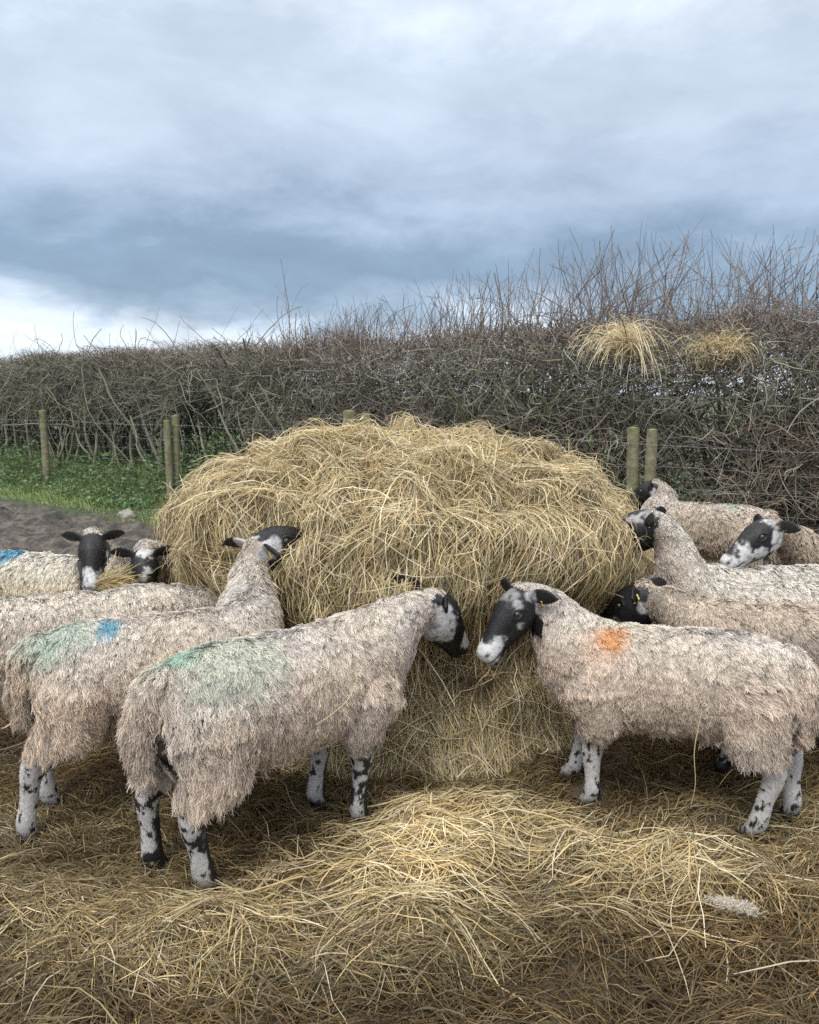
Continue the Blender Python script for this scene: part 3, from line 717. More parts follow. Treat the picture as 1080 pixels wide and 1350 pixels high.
HEADX = [-.045, -.02, .02, .06, .10, .14, .18, .215, .245, .272, .292, .302]
HZC = [.000, .000, -.004, -.006, -.008, -.012, -.017, -.022, -.026, -.028, -.030, -.031]
HH = [.025, .060, .079, .087, .085, .075, .064, .055, .050, .046, .036, .016]
HW = [.022, .049, .063, .070, .070, .060, .050, .045, .044, .043, .036, .018]
EAR_T = np.array([0, .15, .35, .55, .75, .9, 1.0])
def make_sheep(nm, label, group, pos, yaw, poll, face, sc=1.0, wide=1.0, voxel=.006, clumps=12000, per=5, wl=1.0, wool=(.67, .56, .46), top=(.75, .685, .595),
               marks=(), pattern=(), legblack=.3, feet=None, eardir=(0., 0.), eyes=True, tags=(), hs=1.16, tail=(0, 0), seed=1, lw=.0021, shair=12000, groom=1.0):
    global rng
    rng = np.random.default_rng(1000 + seed)
    root = empty('sheep', (pos[0], pos[1], 0), math.radians(yaw))
    tag(root, label, 'sheep', group)
    cy, sy = math.cos(math.radians(yaw)), math.sin(math.radians(yaw))
    def loc(p): p = np.asarray(p, float); x, y = p[0] - pos[0], p[1] - pos[1]; return np.array([x * cy + y * sy, -x * sy + y * cy, p[2]])
    def locv(v): return np.array([v[0] * cy + v[1] * sy, -v[0] * sy + v[1] * cy, v[2]])
    hp = loc(poll); hx = nrm(locv(np.asarray(face[:3], float))); roll = face[3] if len(face) > 3 else 0
    hz = np.array([0, 0, 1.]) - hx * hx[2]; hz = nrm(hz); hy = np.cross(hz, hx)
    cr_, sr_ = math.cos(roll), math.sin(roll); hy, hz = hy * cr_ + hz * sr_, hz * cr_ - hy * sr_
    Hm = np.stack([hx, hy, hz], 1)                      # head axes in columns
    def h2b(p): return hp + (np.asarray(p, float) * hs) @ Hm.T
    b = Buf()
    # torso
    tx = np.array([-.485, -.46, -.41, -.34, -.22, -.05, .12, .25, .36, .44, .49]) * sc
    tz = np.array([.60, .592, .582, .577, .572, .56, .555, .555, .562, .572, .58]) * sc
    th = np.array([.07, .125, .165, .185, .192, .196, .195, .192, .175, .125, .06]) * sc
    tw = np.array([.05, .105, .145, .172, .192, .208, .202, .182, .155, .11, .05]) * sc * wide
    loft(b, np.stack([tx, 0 * tx, tz], -1), tw, th, k=28)
    # neck
    sh = np.array([.30, 0, .60]) * sc
    bk = h2b((-.01, 0, -.012))
    d_in = (bk - sh); ln = np.linalg.norm(d_in)
    bd = nrm(-hx * .5 - hz * .45 + nrm(sh - bk) * .5); c1 = sh + np.array([.10, 0, .03]) * sc + .15 * d_in; c2 = bk + bd * .12 * hs 
    ts = np.linspace(0, 1, 8)[:, None]
    nk = (1 - ts) ** 3 * sh + 3 * (1 - ts) ** 2 * ts * c1 + 3 * (1 - ts) * ts ** 2 * c2 + ts ** 3 * bk
    nr = np.interp(ts[:, 0], [0, .25, .5, .75, 1], [.165, .138, .108, .083, .060]) * sc
    chain(b, nk, nr, 1.06, sub=2, k=20, side=hy * .5 + np.array([0, .5, 0]))
    # head
    hc = np.stack([HEADX, np.zeros(12), HZC], -1)
    hb = Buf(); loft(hb, hc, HW, HH, k=24); v = np.concatenate(hb.V); b.add(h2b(v), np.concatenate(hb.F4), np.concatenate(hb.F3))
    # jaw angle fullness
    hb = Buf(); chain(hb, [(.03, 0, -.035), (.10, 0, -.045), (.19, 0, -.045)], [.046, .046, .028], 1.0, k=14); b.add(h2b(np.concatenate(hb.V)), np.concatenate(hb.F4), np.concatenate(hb.F3))
    ears = []
    for sg in (-1, 1):
        ed = nrm(np.array([-.26 + eardir[0], sg * 1.0, .12 + eardir[1]]))
        e0 = np.array([.012, sg * .044, .030]); cc = e0 + ed * (EAR_T * .135)[:, None] + np.array([0, 0, 1.]) * (-.03 * EAR_T ** 2)[:, None]
        hb = Buf(); loft(hb, cc, np.array([.017, .024, .031, .033, .026, .015, .004]), np.array([.014, .010, .0075, .0068, .006, .006, .004]), side=nrm(np.cross(ed, [1., 0, .55])), k=14)
        b.add(h2b(np.concatenate(hb.V)), np.concatenate(hb.F4), np.concatenate(hb.F3)); ears.append((h2b(cc[0]), h2b(cc[-1]), h2b(cc[4])))
    # legs
    feet = feet or [(0, 0)] * 4        # order: hind right, hind left, fore right, fore left
    for li, (fx, fy) in enumerate(feet):
        sg = -1 if li % 2 == 0 else 1
        if li < 2:
            pts = [(-.33, .10, .55), (-.345, .125, .44), (-.385, .125, .355), (-.425, .118, .275), (-.405, .112, .17), (-.388, .11, .075), (-.372, .11, .042), (-.358, .11, .014)]
            rr = [.128, .098, .068, .040, .0285, .032, .029, .034]
        else:
            pts = [(.25, .10, .50), (.235, .12, .41), (.25, .115, .33), (.262, .11, .24), (.258, .108, .14), (.258, .108, .07), (.272, .108, .04), (.285, .108, .014)]
            rr = [.13, .088, .052, .037, .0265, .031, .027, .033]
        pts = np.array(pts) * sc; pts[:, 1] *= sg * (wide * .5 + .5)
        kk = np.clip(1 - pts[:, 2] / (.5 * sc), 0, 1)
        pts[:, 0] += fx * kk; pts[:, 1] += fy * kk
        chain(b, pts, np.array(rr) * sc, 1.12, sub=3, k=14)
    # docked woolly tail
    chain(b, np.array([(-.44, 0, .70), (-.49, tail[0] * .4, .65), (-.51, tail[0] * .8, .55), (-.505 + tail[1], tail[0], .45)]) * sc, np.array([.05, .045, .043, .030]) * sc, 1.0, sub=3, k=12)
    tmp = b.build('body', M['skin'], root)
    md = tmp.modifiers.new('r', 'REMESH'); md.mode = 'VOXEL'; md.voxel_size = voxel; md.use_smooth_shade = True
    ms = tmp.modifiers.new('s', 'SMOOTH'); ms.iterations = 4; ms.factor = .5
    dg = bpy.context.evaluated_depsgraph_get(); dg.update()
    ev = tmp.evaluated_get(dg); me = bpy.data.meshes.new_from_object(ev, depsgraph=dg)
    old = tmp.data; bpy.data.objects.remove(tmp); bpy.data.meshes.remove(old)
    me.name = 'body'
    nV = len(me.vertices); V = np.empty(nV * 3, np.float32); me.vertices.foreach_get('co', V); V = V.reshape(-1, 3).astype(float)
    Nn = np.empty(nV * 3, np.float32); me.vertices.foreach_get('normal', Nn); Nn = Nn.reshape(-1, 3).astype(float)
    V[:, 2] = np.maximum(V[:, 2], .002)
    H = ((V - hp) @ Hm) / hs                            # head-local coordinates
    # --- sculpt the face
    infc = (H[:, 0] > .005) & (H[:, 0] < .33) & (np.abs(H[:, 1]) < .09) & (np.abs(H[:, 2] + .01) < .11)
    disp = np.zeros(nV); dark = np.zeros(nV)
    EY = np.array([.098, .0585, .026])
    Hs = H.copy(); Hs[:, 1] = np.abs(Hs[:, 1])
    de = np.linalg.norm((Hs - EY) * np.array([.8, 1, 1.25]), axis=1)
    disp += infc * (.0045 * np.exp(-((de - .019) / .006) ** 2) - .006 * np.exp(-(de / .010) ** 2))
    disp += infc * .004 * np.exp(-(((Hs[:, 0] - .085) / .02) ** 2 + ((Hs[:, 2] - .050) / .012) ** 2 + ((Hs[:, 1] - .04) / .02) ** 2))
    dn = np.linalg.norm((Hs - np.array([.284, .029, -.010])) * np.array([.8, 1, 1.3]), axis=1)
    disp -= infc * .006 * np.exp(-(dn / .007) ** 2); dark = np.maximum(dark, np.minimum(1, 1.4 * np.exp(-(dn / .010) ** 2)) * infc)
    zm = -.047 + (.30 - H[:, 0]) * .03
    mm = infc * np.exp(-((H[:, 2] - zm) / .0065) ** 2) * sstep(.205, .225, H[:, 0]); disp -= mm * .005; dark = np.maximum(dark, mm)
    disp += infc * .003 * np.exp(-((H[:, 2] + .062) / .010) ** 2) * sstep(.22, .25, H[:, 0])
    disp -= infc * .004 * np.exp(-(((Hs[:, 0] - .16) / .03) ** 2 + ((Hs[:, 2] + .005) / .018) ** 2)) * (Hs[:, 1] > .02)
    V = V + Nn * (disp * hs)[:, None]
    gz = np.exp(-((V[:, 1] + .048) / .026) ** 2) * sstep(-.30, -.38, V[:, 0] / sc) * sstep(.66, .58, V[:, 2] / sc) * sstep(.33, .38, V[:, 2] / sc)
    V[:, 0] += .045 * gz * sc                            # cleft beside the tail
    # --- masks
    earm = np.zeros(nV)
    for (a, c, _) in ears:
        ab = c - a; t = np.clip(((V - a) @ ab) / (ab @ ab), 0, 1); dd = np.linalg.norm(V - (a + t[:, None] * ab), axis=1)
        earm = np.maximum(earm, (dd < .045 * hs) & (t > .02))
    nz = fbm(V, 14, 3, seed)
    headm = ((H[:, 0] + .35 * (H[:, 2] + .02) * (H[:, 2] < -.02)) > .004 + .012 * nz) & (H[:, 0] < .33) & (np.abs(H[:, 1]) < np.interp(H[:, 0], HEADX, HW) + .020) & (np.abs(H[:, 2] - np.interp(H[:, 0], HEADX, HZC)) < np.interp(H[:, 0], HEADX, HH) + .020)
    hind = V[:, 0] < -.05 * sc
    lz = np.where(hind, .38, .325) * sc + .02 * nz
    legm = V[:, 2] < lz
    woolm = ~(headm | (earm > 0) | legm)
    # --- colour of short hair
    n1 = fbm(H, 16, 3, seed + 5); n2 = fbm(H, 60, 3, seed + 6)
    col = np.tile(np.array([.014, .013, .014]), (nV, 1)) * (1 + .4 * n2[:, None])
    wht = np.zeros(nV)
    for (cx, cyy, cz, r, st) in pattern:                # white patches on the black face
        Hc = H.copy()
        if cyy is None: Hc[:, 1] = 0; cyy_ = 0
        else: cyy_ = cyy
        dd = np.linalg.norm(Hc - np.array([cx, cyy_, cz]), axis=1) + .030 * n1 + .018 * n2
        wht = np.maximum(wht, sstep(r + .010, r - .010, dd) * st)
    whc = np.array([.60, .59, .59]) * (1 - .55 * sstep(.05, .5, n2 + .5 * n1)[:, None])
    col = col * (1 - wht[:, None]) + whc * wht[:, None]
    rim = np.exp(-((de - .017) / .006) ** 2) * infc; col = col * (1 - .8 * rim[:, None])
    col = col * (1 - .94 * dark[:, None])
    pn = fbm(V * np.array([1, 1, .8]), 55, 3, seed + 8); pl = fbm(V, 9, 2, seed + 9)
    spots = sstep(.16, .24, pn + legblack * .55 - .12 + .35 * pl)
    
    hoof = sstep(.055, .03, V[:, 2] + .01 * nz)
    spots = np.maximum(spots, sstep(-.25, .05, Nn[:, 0] + .4 * pl + legblack - .75) * sstep(.30, .2, V[:, 2]) * (legblack > .3)); spots = np.maximum(spots, hoof)
    lc = np.array([.50, .48, .46]) * (1 - spots[:, None]) + np.array([.02, .018, .018]) * spots[:, None]
    lc = lc * (1 - .45 * sstep(.12, .0, V[:, 2])[:, None])            # mud on the lower legs
    lowm = (V[:, 2] < .40 * sc) & ~headm & (earm == 0)
    col[lowm] = lc[lowm]
    ww = woolm & ~lowm
    woolc = np.array(wool); col[woolm] = woolc * .42
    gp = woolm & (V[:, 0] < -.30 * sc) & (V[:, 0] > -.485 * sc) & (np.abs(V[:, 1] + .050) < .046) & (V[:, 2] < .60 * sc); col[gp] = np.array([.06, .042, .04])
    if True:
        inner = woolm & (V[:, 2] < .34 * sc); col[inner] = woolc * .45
    me.vertices.foreach_set('co', V.astype(np.float32).ravel())
    ca = me.color_attributes.new('Col', 'BYTE_COLOR', 'POINT')
    ca.data.foreach_set('color', np.concatenate([np.clip(col, 0, 1), np.ones((nV, 1))], 1).astype(np.float32).ravel())
    me.materials.clear(); me.materials.append(M['skin'])
    me.polygons.foreach_set('use_smooth', np.ones(len(me.polygons), bool)); me.update()
    body = bpy.data.objects.new('body', me); C.objects.link(body); body.parent = root
    # --- fleece of wool locks
    me.calc_loop_triangles(); nt_ = len(me.loop_triangles); tri = np.empty(nt_ * 3, np.int32); me.loop_triangles.foreach_get('vertices', tri); tri = tri.reshape(-1, 3)
    tm = woolm[tri].all(1); tri = tri[tm]
    A, B_, Cc = V[tri[:, 0]], V[tri[:, 1]], V[tri[:, 2]]
    ar = np.linalg.norm(np.cross(B_ - A, Cc - A), axis=1)
    cen = (A + B_ + Cc) / 3
    # concave/hidden parts get fewer locks
    gap = (cen[:, 0] < -.30 * sc) & (cen[:, 0] > -.492 * sc) & (np.abs(cen[:, 1] + .050) < .045) & (cen[:, 2] < .60 * sc)
    wt_ = ar * np.where(gap, .0, 1.0)
    cs = np.cumsum(wt_); pick = np.searchsorted(cs, rng.random(clumps) * cs[-1])
    u, v = rng.random(clumps), rng.random(clumps); fl = u + v > 1; u[fl], v[fl] = 1 - u[fl], 1 - v[fl]
    P_ = A[pick] + (B_ - A)[pick] * u[:, None] + (Cc - A)[pick] * v[:, None]
    N_ = nrm(Nn[tri[pick, 0]] + Nn[tri[pick, 1]] + Nn[tri[pick, 2]])
    x, y, z = P_[:, 0] / sc, P_[:, 1], P_[:, 2] / sc
    neckp = sstep(.36, .50, x)
    grav = np.array([-.18, 0, -1.]) * np.ones((clumps, 1)); grav[:, 1] = .30 * np.sign(y) * sstep(.0, .05, np.abs(y))
    swirl = np.stack([fbm(P_, 7, 2, seed + 30 + k) for k in range(3)], -1)
    flow = grav + swirl * .70 * groom + rng.normal(size=(clumps, 3)) * .15
    flow = nrm(flow - N_ * (flow * N_).sum(-1, keepdims=True) * .9)
    # length map: long skirt on the rump and thighs, shorter on back, neck
    L = .045 + .018 * sstep(-.10, -.42, x) * sstep(.74, .60, z) + .010 * sstep(.56, .40, z) * (x < -.15) - .003 * sstep(.62, .74, z) - .004 * neckp - .012 * sstep(.44, .36, z) * (x > -.15)
    dh = np.linalg.norm(P_ - hp, axis=1); L = L * (.30 + .70 * sstep(.07, .24, dh))
    L = L * wl * sc * rng.uniform(.65, 1.3, clumps) * (1 + .25 * fbm(P_, 11, 2, seed + 40))
    P_ = P_ + N_ * (.017 * np.clip(fbm(P_, 20, 2, seed + 44) + .35, 0, 1) + .002)[:, None]
    n = clumps * per; ci = np.repeat(np.arange(clumps), per)
    t1 = nrm(np.cross(N_, flow)); 
    rr_ = .0135 * sc
    ja = rng.uniform(0, 2 * np.pi, n); jr = np.sqrt(rng.random(n)) * rr_ * np.where(clumps < 9000, 1.5, 1)
    root_p = P_[ci] + t1[ci] * (np.cos(ja) * jr)[:, None] + flow[ci] * (np.sin(ja) * jr)[:, None]
    S = 5; t = np.linspace(0, 1, S)
    Lc = L[ci] * rng.uniform(.8, 1.12, n)
    P = np.empty((n, S, 3))
    ph = rng.uniform(0, 2 * np.pi, clumps)[ci] + rng.normal(size=n) * .9; fr = rng.uniform(6.5, 11.0, clumps)[ci]; am = rng.uniform(.07, .13, clumps)[ci] * Lc
    lift = rng.uniform(.16, .42, clumps)[ci]
    hang = sstep(.52, .38, z)[ci] 
    for k in range(S):
        tt = t[k]
        out = N_[ci] * (Lc * lift * (tt - .55 * tt * tt))[:, None] * 1.0
        al = flow[ci] * (Lc * (tt ** 1.25) * .80)[:, None]
        conv = (P_[ci] - root_p) * (.38 * tt)
        wv = (t1[ci] * np.sin(ph + fr * tt)[:, None] + N_[ci] * .8 * np.cos(ph + fr * tt)[:, None]) * (am * (.3 + .7 * tt))[:, None]
        P[:, k] = root_p - N_[ci] * .004 + out + al + conv + wv + np.array([0, 0, -1.]) * (hang * Lc * .12 * tt * tt)[:, None]
    # wool colour: greyer/whiter top, tan flanks, darker below
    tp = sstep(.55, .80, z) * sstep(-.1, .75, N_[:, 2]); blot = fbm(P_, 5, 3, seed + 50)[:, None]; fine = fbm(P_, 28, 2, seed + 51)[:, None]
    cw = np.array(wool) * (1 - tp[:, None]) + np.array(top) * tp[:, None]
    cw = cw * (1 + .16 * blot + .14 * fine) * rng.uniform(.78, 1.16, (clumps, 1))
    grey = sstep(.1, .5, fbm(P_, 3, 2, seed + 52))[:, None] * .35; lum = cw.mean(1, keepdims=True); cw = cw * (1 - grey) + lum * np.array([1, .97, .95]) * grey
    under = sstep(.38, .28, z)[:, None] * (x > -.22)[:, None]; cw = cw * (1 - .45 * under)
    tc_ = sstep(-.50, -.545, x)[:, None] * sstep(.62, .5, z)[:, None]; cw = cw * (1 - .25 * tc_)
    for (mx, my, mz, r, mc, st) in marks:               # dye marks sprayed on the fleece (body coordinates)
        dd = np.linalg.norm((P_ - np.array([mx, my, mz])) , axis=1) + .35 * r * fbm(P_, 18, 3, seed + 60)
        mk = (sstep(r, r * .35, dd) * st * rng.uniform(.8, 1, clumps))[:, None]
        cw = cw * (1 - mk) + np.array(mc) * mk
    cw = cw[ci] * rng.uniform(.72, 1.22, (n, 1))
    cs_ = cw[:, None, :] * np.array([.30, .62, .92, 1.10, 1.22])[None, :, None]  # roots darkened, tips lightened: shading painted along each strand so curls read
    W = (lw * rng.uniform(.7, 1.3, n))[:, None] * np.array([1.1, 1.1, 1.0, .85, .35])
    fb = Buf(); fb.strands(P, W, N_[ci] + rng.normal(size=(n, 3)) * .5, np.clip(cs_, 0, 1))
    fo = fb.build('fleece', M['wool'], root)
    # --- short hair on the face, ears and legs
    me_tri = np.empty(nt_ * 3, np.int32); me.loop_triangles.foreach_get('vertices', me_tri); me_tri = me_tri.reshape(-1, 3)
    hm = ((headm | (earm > 0)) | lowm); t2 = me_tri[hm[me_tri].all(1)]
    A, B_, Cc = V[t2[:, 0]], V[t2[:, 1]], V[t2[:, 2]]; ar = np.linalg.norm(np.cross(B_ - A, Cc - A), axis=1)
    ishead = headm[t2[:, 0]] | (earm[t2[:, 0]] > 0); ar = ar * np.where(ishead, 2.2, 1.0); cs2 = np.cumsum(ar); m = shair
    pk = np.searchsorted(cs2, rng.random(m) * cs2[-1]); u, v = rng.random(m), rng.random(m); fl = u + v > 1; u[fl], v[fl] = 1 - u[fl], 1 - v[fl]
    Q = A[pk] + (B_ - A)[pk] * u[:, None] + (Cc - A)[pk] * v[:, None]; Nq = nrm(Nn[t2[pk, 0]] + Nn[t2[pk, 1]]); isH = ishead[pk]
    HQ_ = ((Q - hp) @ Hm) / hs; HQ_[:, 1] = np.abs(HQ_[:, 1]); okk = (dark[t2[pk, 0]] < .35) & (np.linalg.norm(HQ_ - np.array([.098, .058, .026]), axis=1) > .016)
    Q, Nq, isH, pk = Q[okk], Nq[okk], isH[okk], pk[okk]; m = len(Q)
    fl_ = np.where(isH[:, None], -hx, np.array([0, 0, -1.])) + rng.normal(size=(m, 3)) * .12
    fl_ = nrm(fl_ - Nq * (fl_ * Nq).sum(-1, keepdims=True)); Lh = np.where(isH, .0055, .008) * rng.uniform(.6, 1.3, m)
    Ph = np.stack([Q - Nq * .001, Q + fl_ * (Lh * .5)[:, None] + Nq * (Lh * .12)[:, None], Q + fl_ * Lh[:, None] + Nq * (Lh * .16)[:, None]], 1)
    ch = col[t2[pk, 0]] * rng.uniform(.75, 1.35, (m, 1)) + np.where(rng.random((m, 1)) < .04, .08, 0)
    sb = Buf(); sb.strands(Ph, np.array([.0014, .0012, .0004]) * (1.0 if shair > 20000 else 1.5), Nq + rng.normal(size=(m, 3)) * .3, ch); sb.build('short_hair', M['skin'], root)
    # --- eyes, ear tags
    if eyes:
        for sg in (-1, 1):
            e = Buf(); cen_ = h2b(np.array([.098, sg * .0535, .026]))
            th = np.linspace(0, np.pi, 9); ph_ = np.arange(14) / 14 * 2 * np.pi
            D = np.stack([np.sin(th)[:, None] * np.cos(ph_), np.sin(th)[:, None] * np.sin(ph_), np.cos(th)[:, None] * np.ones(14)], -1)
            dv = (hy * sg * .95 + hx * .3); dv = nrm(dv)
            k1 = (D @ dv); pc = np.where(k1[..., None] > .90, np.array([.004, .004, .004]), np.array([.045, .030, .014]))
            vv = (cen_ + D * .0145 * hs)
            i = (np.arange(8)[:, None] * 14 + np.arange(14)[None]); j = (np.arange(8)[:, None] * 14 + (np.arange(14)[None] + 1) % 14)
            e.add(vv.reshape(-1, 3), np.stack([i, i + 14, j + 14, j], -1).reshape(-1, 4), None, pc.reshape(-1, 3)); e.build('eye', M['eye'], root, smooth=True)
    for sg in tags:
        a, c, m4 = ears[0 if sg < 0 else 1]
        e = Buf(); base = a + (c - a) * .48
        fw = nrm(h2b((.02, 0, -.004)) - h2b((0, 0, 0))); dn_ = nrm(-hz + fw * .2); wd = nrm(np.cross(fw, dn_))
        for s_, th_ in ((1, .013), (-1, .013)):
            for (h0, h1, w0, w1) in ((0, .010, .005, .005), (.010, .024, .0035, .006)):
                o_ = base + fw * s_ * th_
                q = np.array([o_ + wd * w0 + dn_ * h0, o_ - wd * w0 + dn_ * h0, o_ - wd * w1 + dn_ * h1, o_ + wd * w1 + dn_ * h1])
                q2 = q + fw * s_ * .003; vv = np.concatenate([q, q2])
                e.add(vv, [[0, 1, 2, 3], [7, 6, 5, 4], [0, 4, 5, 1], [1, 5, 6, 2], [2, 6, 7, 3], [3, 7, 4, 0]], None, np.array([.70, .62, .12]))
        e.build('ear_tag', M['tag'], root)
    return root

GRP = 'sheep gathered round the hay'
TEAL = (.22, .50, .40); BLUE = (.02, .34, .52); ORANGE = (.80, .30, .06); MINT = (.42, .58, .48)
SHEEP_ON = True
def all_sheep():
    # A front left, seen from behind
    make_sheep('A', 'left foreground sheep with a green dye mark on its rump, seen from behind', GRP, (-.435, 2.765), 42.5,
               (.075, 3.15, .775), (.16, .20, -.215, .28), hs=1.14, sc=1.02, tail=(.03, 0), clumps=23000, per=10, shair=34000, voxel=.0047, seed=1, marks=[(-.37, .03, .76, .10, TEAL, .62), (-.26, -.04, .74, .24, MINT, .38)],
               pattern=[(.05, -.06, -.055, .085, 1), (.10, -.06, -.045, .055, 1), (.24, -.02, .0, .034, 1), (.20, .0, .02, .016, 1), (.03, -.055, .02, .024, .9), (.29, 0, -.02, .022, .9)],
               legblack=.42, feet=FA, wl=1.08, eardir=(-.75, -.05))
    # B front right
    make_sheep('B', 'sheep in the right foreground with an orange dye mark on its shoulder, facing left', GRP, (.975, 3.0), 157,
               (.468, 3.18, .800), (-.19, -.115, -.19), hs=1.03, sc=.95, clumps=22000, per=10, shair=34000, voxel=.0047, seed=2, marks=[(.20, .09, .70, .075, (.76, .33, .07), .88), (.22, .11, .68, .13, (.70, .42, .25), .35)],
               pattern=[(.285, None, -.02, .058, 1), (.24, .03, -.02, .03, .9), (.205, .03, .0, .020, .8), (.05, .0, .08, .040, .35), (.07, .055, .055, .012, .5), (.0, .06, -.045, .032, .8), (-.005, .05, .03, .028, .6), (.118, .064, -.014, .006, 1)],
               legblack=.25, feet=FB, tags=(1,), tail=(.03, 0))
    # C left, behind A, reaching into the hay
    make_sheep('C', 'sheep with blue and green dye on its back, neck stretched into the hay', GRP, (-.97, 3.10), 29,
               (-.67, 3.53, .90), (.19, .20, .06), sc=.98, clumps=18000, per=10, shair=34000, voxel=.0047, seed=3, marks=[(-.20, -.05, .745, .07, BLUE, .85), (-.38, -.03, .74, .17, MINT, .6)],
               pattern=[(.0, .06, .03, .045, .8), (.0, -.06, .03, .045, .8), (-.01, 0, .04, .04, .8), (.04, -.05, .03, .03, .7)], legblack=.18, wool=(.70, .575, .455), tags=(-1,), eardir=(.0, .1), tail=(.03, 0), feet=FC, hs=1.2)
    # D behind C
    make_sheep('D', 'plain pale back behind the blue and green dyed sheep at the left edge', GRP, (-1.52, 3.50), 24,
               (-.86, 3.86, .60), (.2, .16, -.2), sc=.96, wide=.92, voxel=.009, clumps=14000, per=8, seed=4, wool=(.66, .58, .49), top=(.75, .69, .60), lw=.0029)
    # E back left, head turned to the camera
    make_sheep('E', 'white sheep at back left with blue dye, hay hanging from its mouth', GRP, (-1.98, 4.42), -14,
               (-1.70, 4.33, .83), (.045, -.17, -.20), sc=.95, hs=1.0, eardir=(-.20, -.30), clumps=14000, per=8, seed=5, voxel=.006, lw=.0028, wool=(.74, .65, .48), top=(.80, .76, .68), marks=[(-.22, -.04, .72, .11, BLUE, .9)],
               pattern=[(.29, None, -.02, .070, 1), (.235, 0, .02, .03, 1), (.21, .03, -.02, .03, .9), (.21, -.03, -.02, .03, .9), (.08, -.06, -.02, .022, .8), (.08, .06, -.02, .022, .8)])
    # F at the left edge of the heap
    make_sheep('F', 'sheep peering out beside the left edge of the hay, facing the camera', GRP, (-1.42, 5.02), -92,
               (-1.43, 4.34, .745), (.05, -.17, -.21), hs=1.04, eardir=(-.1, -.3), sc=.93, wide=.9, voxel=.006, clumps=6000, per=4, seed=6, lw=.003,
               pattern=[(.29, None, -.02, .06, 1), (.24, None, .01, .05, .9), (.16, 0, .04, .018, .9), (.13, .02, .055, .014, .9), (.19, None, .01, .02, .9), (.02, 0, .07, .04, .9), (.06, .03, .06, .014, .8)], tags=())
    # G behind B, head low in the hay
    make_sheep('G', 'brownish sheep with head low in the hay, behind the orange marked one', GRP, (1.62, 3.37), 168,
               (1.07, 3.58, .70), (-.18, .14, -.18), sc=.93, wide=.9, voxel=.006, clumps=15000, per=8, seed=7, lw=.0028, wool=(.47, .39, .32), top=(.68, .58, .47), tags=(1,),
               pattern=[(.16, .04, -.03, .035, 1), (.20, .03, -.02, .03, .9), (.26, 0, -.02, .03, .9), (.03, .05, -.03, .02, .7)])
    # H upright neck at the right edge of the hay
    make_sheep('H', 'sheep with raised neck and black head reaching the right edge of the hay', GRP, (1.68, 3.76), 171,
               (1.19, 3.92, .975), (-.22, .10, -.10), sc=.95, wide=.9, voxel=.006, clumps=16000, per=8, seed=8, lw=.0028, wool=(.58, .49, .41), top=(.78, .73, .65), tags=(1,), eardir=(-.1, .05),
               pattern=[(.06, .05, .045, .022, .6), (.0, .04, .05, .02, .5)])
    # K white back
    make_sheep('K', 'white backed sheep wedged between others at the right, head out of sight', GRP, (1.86, 4.16), 176,
               (1.22, 4.25, .60), (-.22, .06, -.14), sc=.93, wide=.85, voxel=.009, clumps=11000, per=8, seed=9, lw=.003, wool=(.70, .62, .50), top=(.82, .78, .70))
    # J speckled white face
    make_sheep('J', 'sheep with speckled white face and black crown looking left at the right edge', GRP, (2.72, 4.62), 184,
               (1.97, 4.37, .875), (-.29, -.06, -.16), sc=.95, voxel=.006, clumps=11000, per=8, seed=10, lw=.0029, wool=(.60, .49, .38), top=(.70, .60, .50), tags=(1,),
               pattern=[(.03, .04, -.035, .065, 1), (.20, .02, -.015, .055, 1), (.28, None, -.02, .045, 1), (.13, .05, -.035, .04, 1), (.03, .03, .06, .03, .8), (.235, -.01, .0, .03, .9)])
    # I back right
    make_sheep('I', 'sheep at the back right by the fence with faint green dye, turned away', GRP, (2.25, 6.18), 140,
               (2.02, 6.62, .84), (-.2, .18, -.14), sc=1.02, voxel=.009, clumps=10000, per=5, seed=11, lw=.004, wool=(.58, .48, .38), top=(.70, .62, .53), marks=[(-.2, 0, .72, .14, MINT, .6)],
               pattern=[(.02, .05, -.02, .02, 1), (.26, None, -.02, .03, .9)])
if SHEEP_ON: all_sheep()
rng = np.random.default_rng(99)

# ------------------------------------------------------------------ small things
def make_stalk(label, pts, wd=.004, col=(.62, .50, .28)):
    pts = np.array(pts); t = np.linspace(0, 1, len(pts)); tt = np.linspace(0, 1, 14)
    P = np.stack([np.interp(tt, t, pts[:, k]) for k in range(3)], -1); 
    for _ in range(2): P[1:-1] = (P[:-2] + P[1:-1] * 2 + P[2:]) / 4
    c = P[0].copy(); b = Buf(); b.tubes((P - c)[None], np.full((1, 14), wd * .5) * np.linspace(1, .5, 14), np.array([col]), 4)
    o = b.build('hay_stalk', M['hay']); o.location = c; tag(o, label, 'hay stalk')
def fromA(x, y, z, yaw=42.5, p=(-.435, 2.765)):
    c, s_ = math.cos(math.radians(yaw)), math.sin(math.radians(yaw)); return (p[0] + x * c - y * s_, p[1] + x * s_ + y * c, z)
make_stalk('thin hay stalk hooked on the right flank of the green marked foreground sheep', [fromA(.10, -.275, .66), fromA(.06, -.285, .60), fromA(-.02, -.285, .565), fromA(-.08, -.285, .55)])
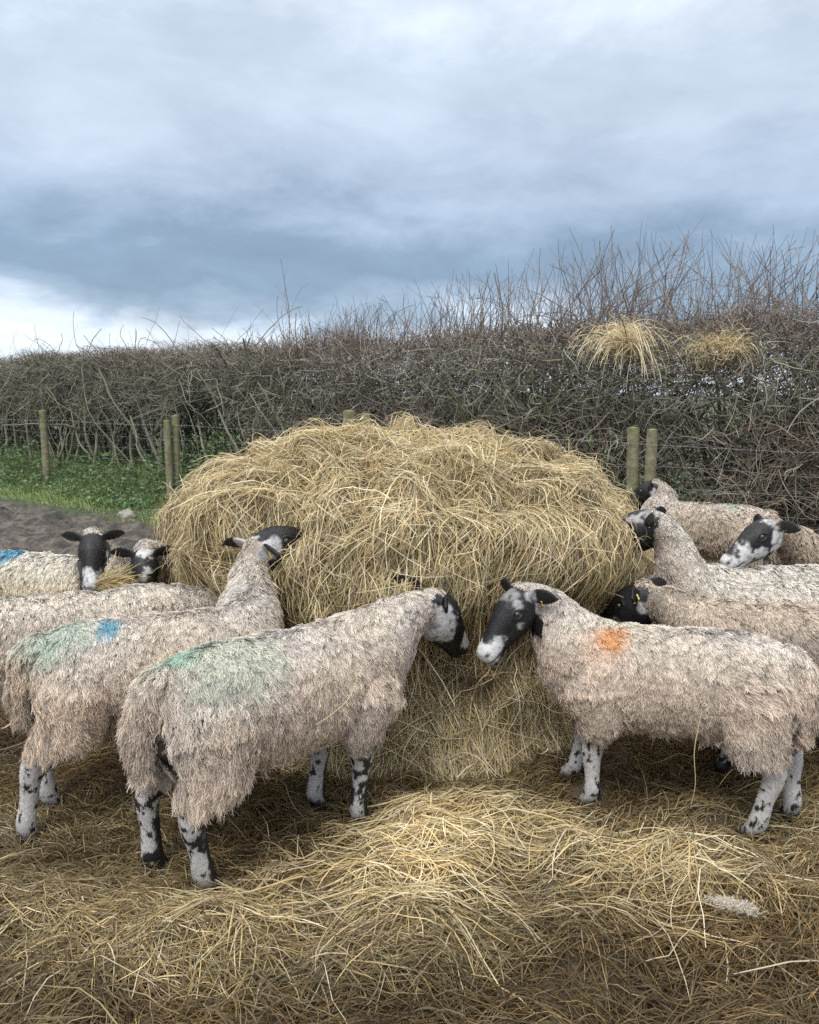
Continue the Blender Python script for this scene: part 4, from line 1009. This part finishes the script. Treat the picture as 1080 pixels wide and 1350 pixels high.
make_stalk('long hay stalk hanging below the belly of the orange marked sheep', [fromA(-.12, .24, .50, 157, (1., 2.99)), fromA(-.10, .25, .36, 157, (1., 2.99)), fromA(-.115, .24, .24, 157, (1., 2.99)), fromA(-.10, .235, .14, 157, (1., 2.99))])
make_stalk('hay stalk dangling below the belly of the sheep with blue and green dye', [fromA(-.12, -.23, .44, 29, (-.97, 3.10)), fromA(-.12, -.24, .30, 29, (-.97, 3.10)), fromA(-.09, -.24, .20, 29, (-.97, 3.10)), fromA(-.05, -.24, .12, 29, (-.97, 3.10))])
def make_wisp():
    n, S = 80, 8; b = Buf(); c0 = np.array([-1.635, 4.16, .615])
    st = c0 + rng.normal(size=(n, 3)) * np.array([.03, .012, .012])
    d = np.array([.9, .35, .38]) + rng.normal(size=(n, 3)) * .22
    P = walk(n, st, d, rng.uniform(.14, .30, n) / (S - 1), S, .07, np.array([0, 0, -.07]), rng.normal(size=(n, 3)) * .06)
    P = P + np.array([.01, 0, 0])
    b.strands(P - c0, rng.uniform(.003, .005, (n, 1)) * np.array([.6] + [1] * 6 + [.4]), rng.normal(size=(n, 3)) * .5 + np.array([0, -1., 0]), hay_col(n, (3, 3, .4, 2, .5), 1.0))
    o = b.build('hay_wisp', M['hay']); o.location = c0; tag(o, 'wisp of hay in the mouth of the white sheep at back left', 'hay wisp')
make_wisp()
def make_wool_tuft():
    x, y = .97, 2.27; z = float(hay_h(np.array([x]), np.array([y]))[0]) + .045
    n, S = 1100, 6; b = Buf(); st = rng.normal(size=(n, 3)) * np.array([.030, .010, .006]); st[:, 1] -= st[:, 0] * .35
    P = walk(n, st, rng.normal(size=(n, 3)) * np.array([1.2, .6, .35]), rng.uniform(.012, .03, n) / (S - 1), S, .5)
    b.strands(P, np.full((n, S), .0013), rng.normal(size=(n, 3)) + np.array([0, 0, 1.]), np.full((n, 3), .66) * np.array([1, .93, .8]))
    o = b.build('wool_tuft', M['wool']); o.location = (x, y, z); tag(o, 'small white tuft of shed wool lying on the hay at lower right', 'wool tuft')
make_wool_tuft()
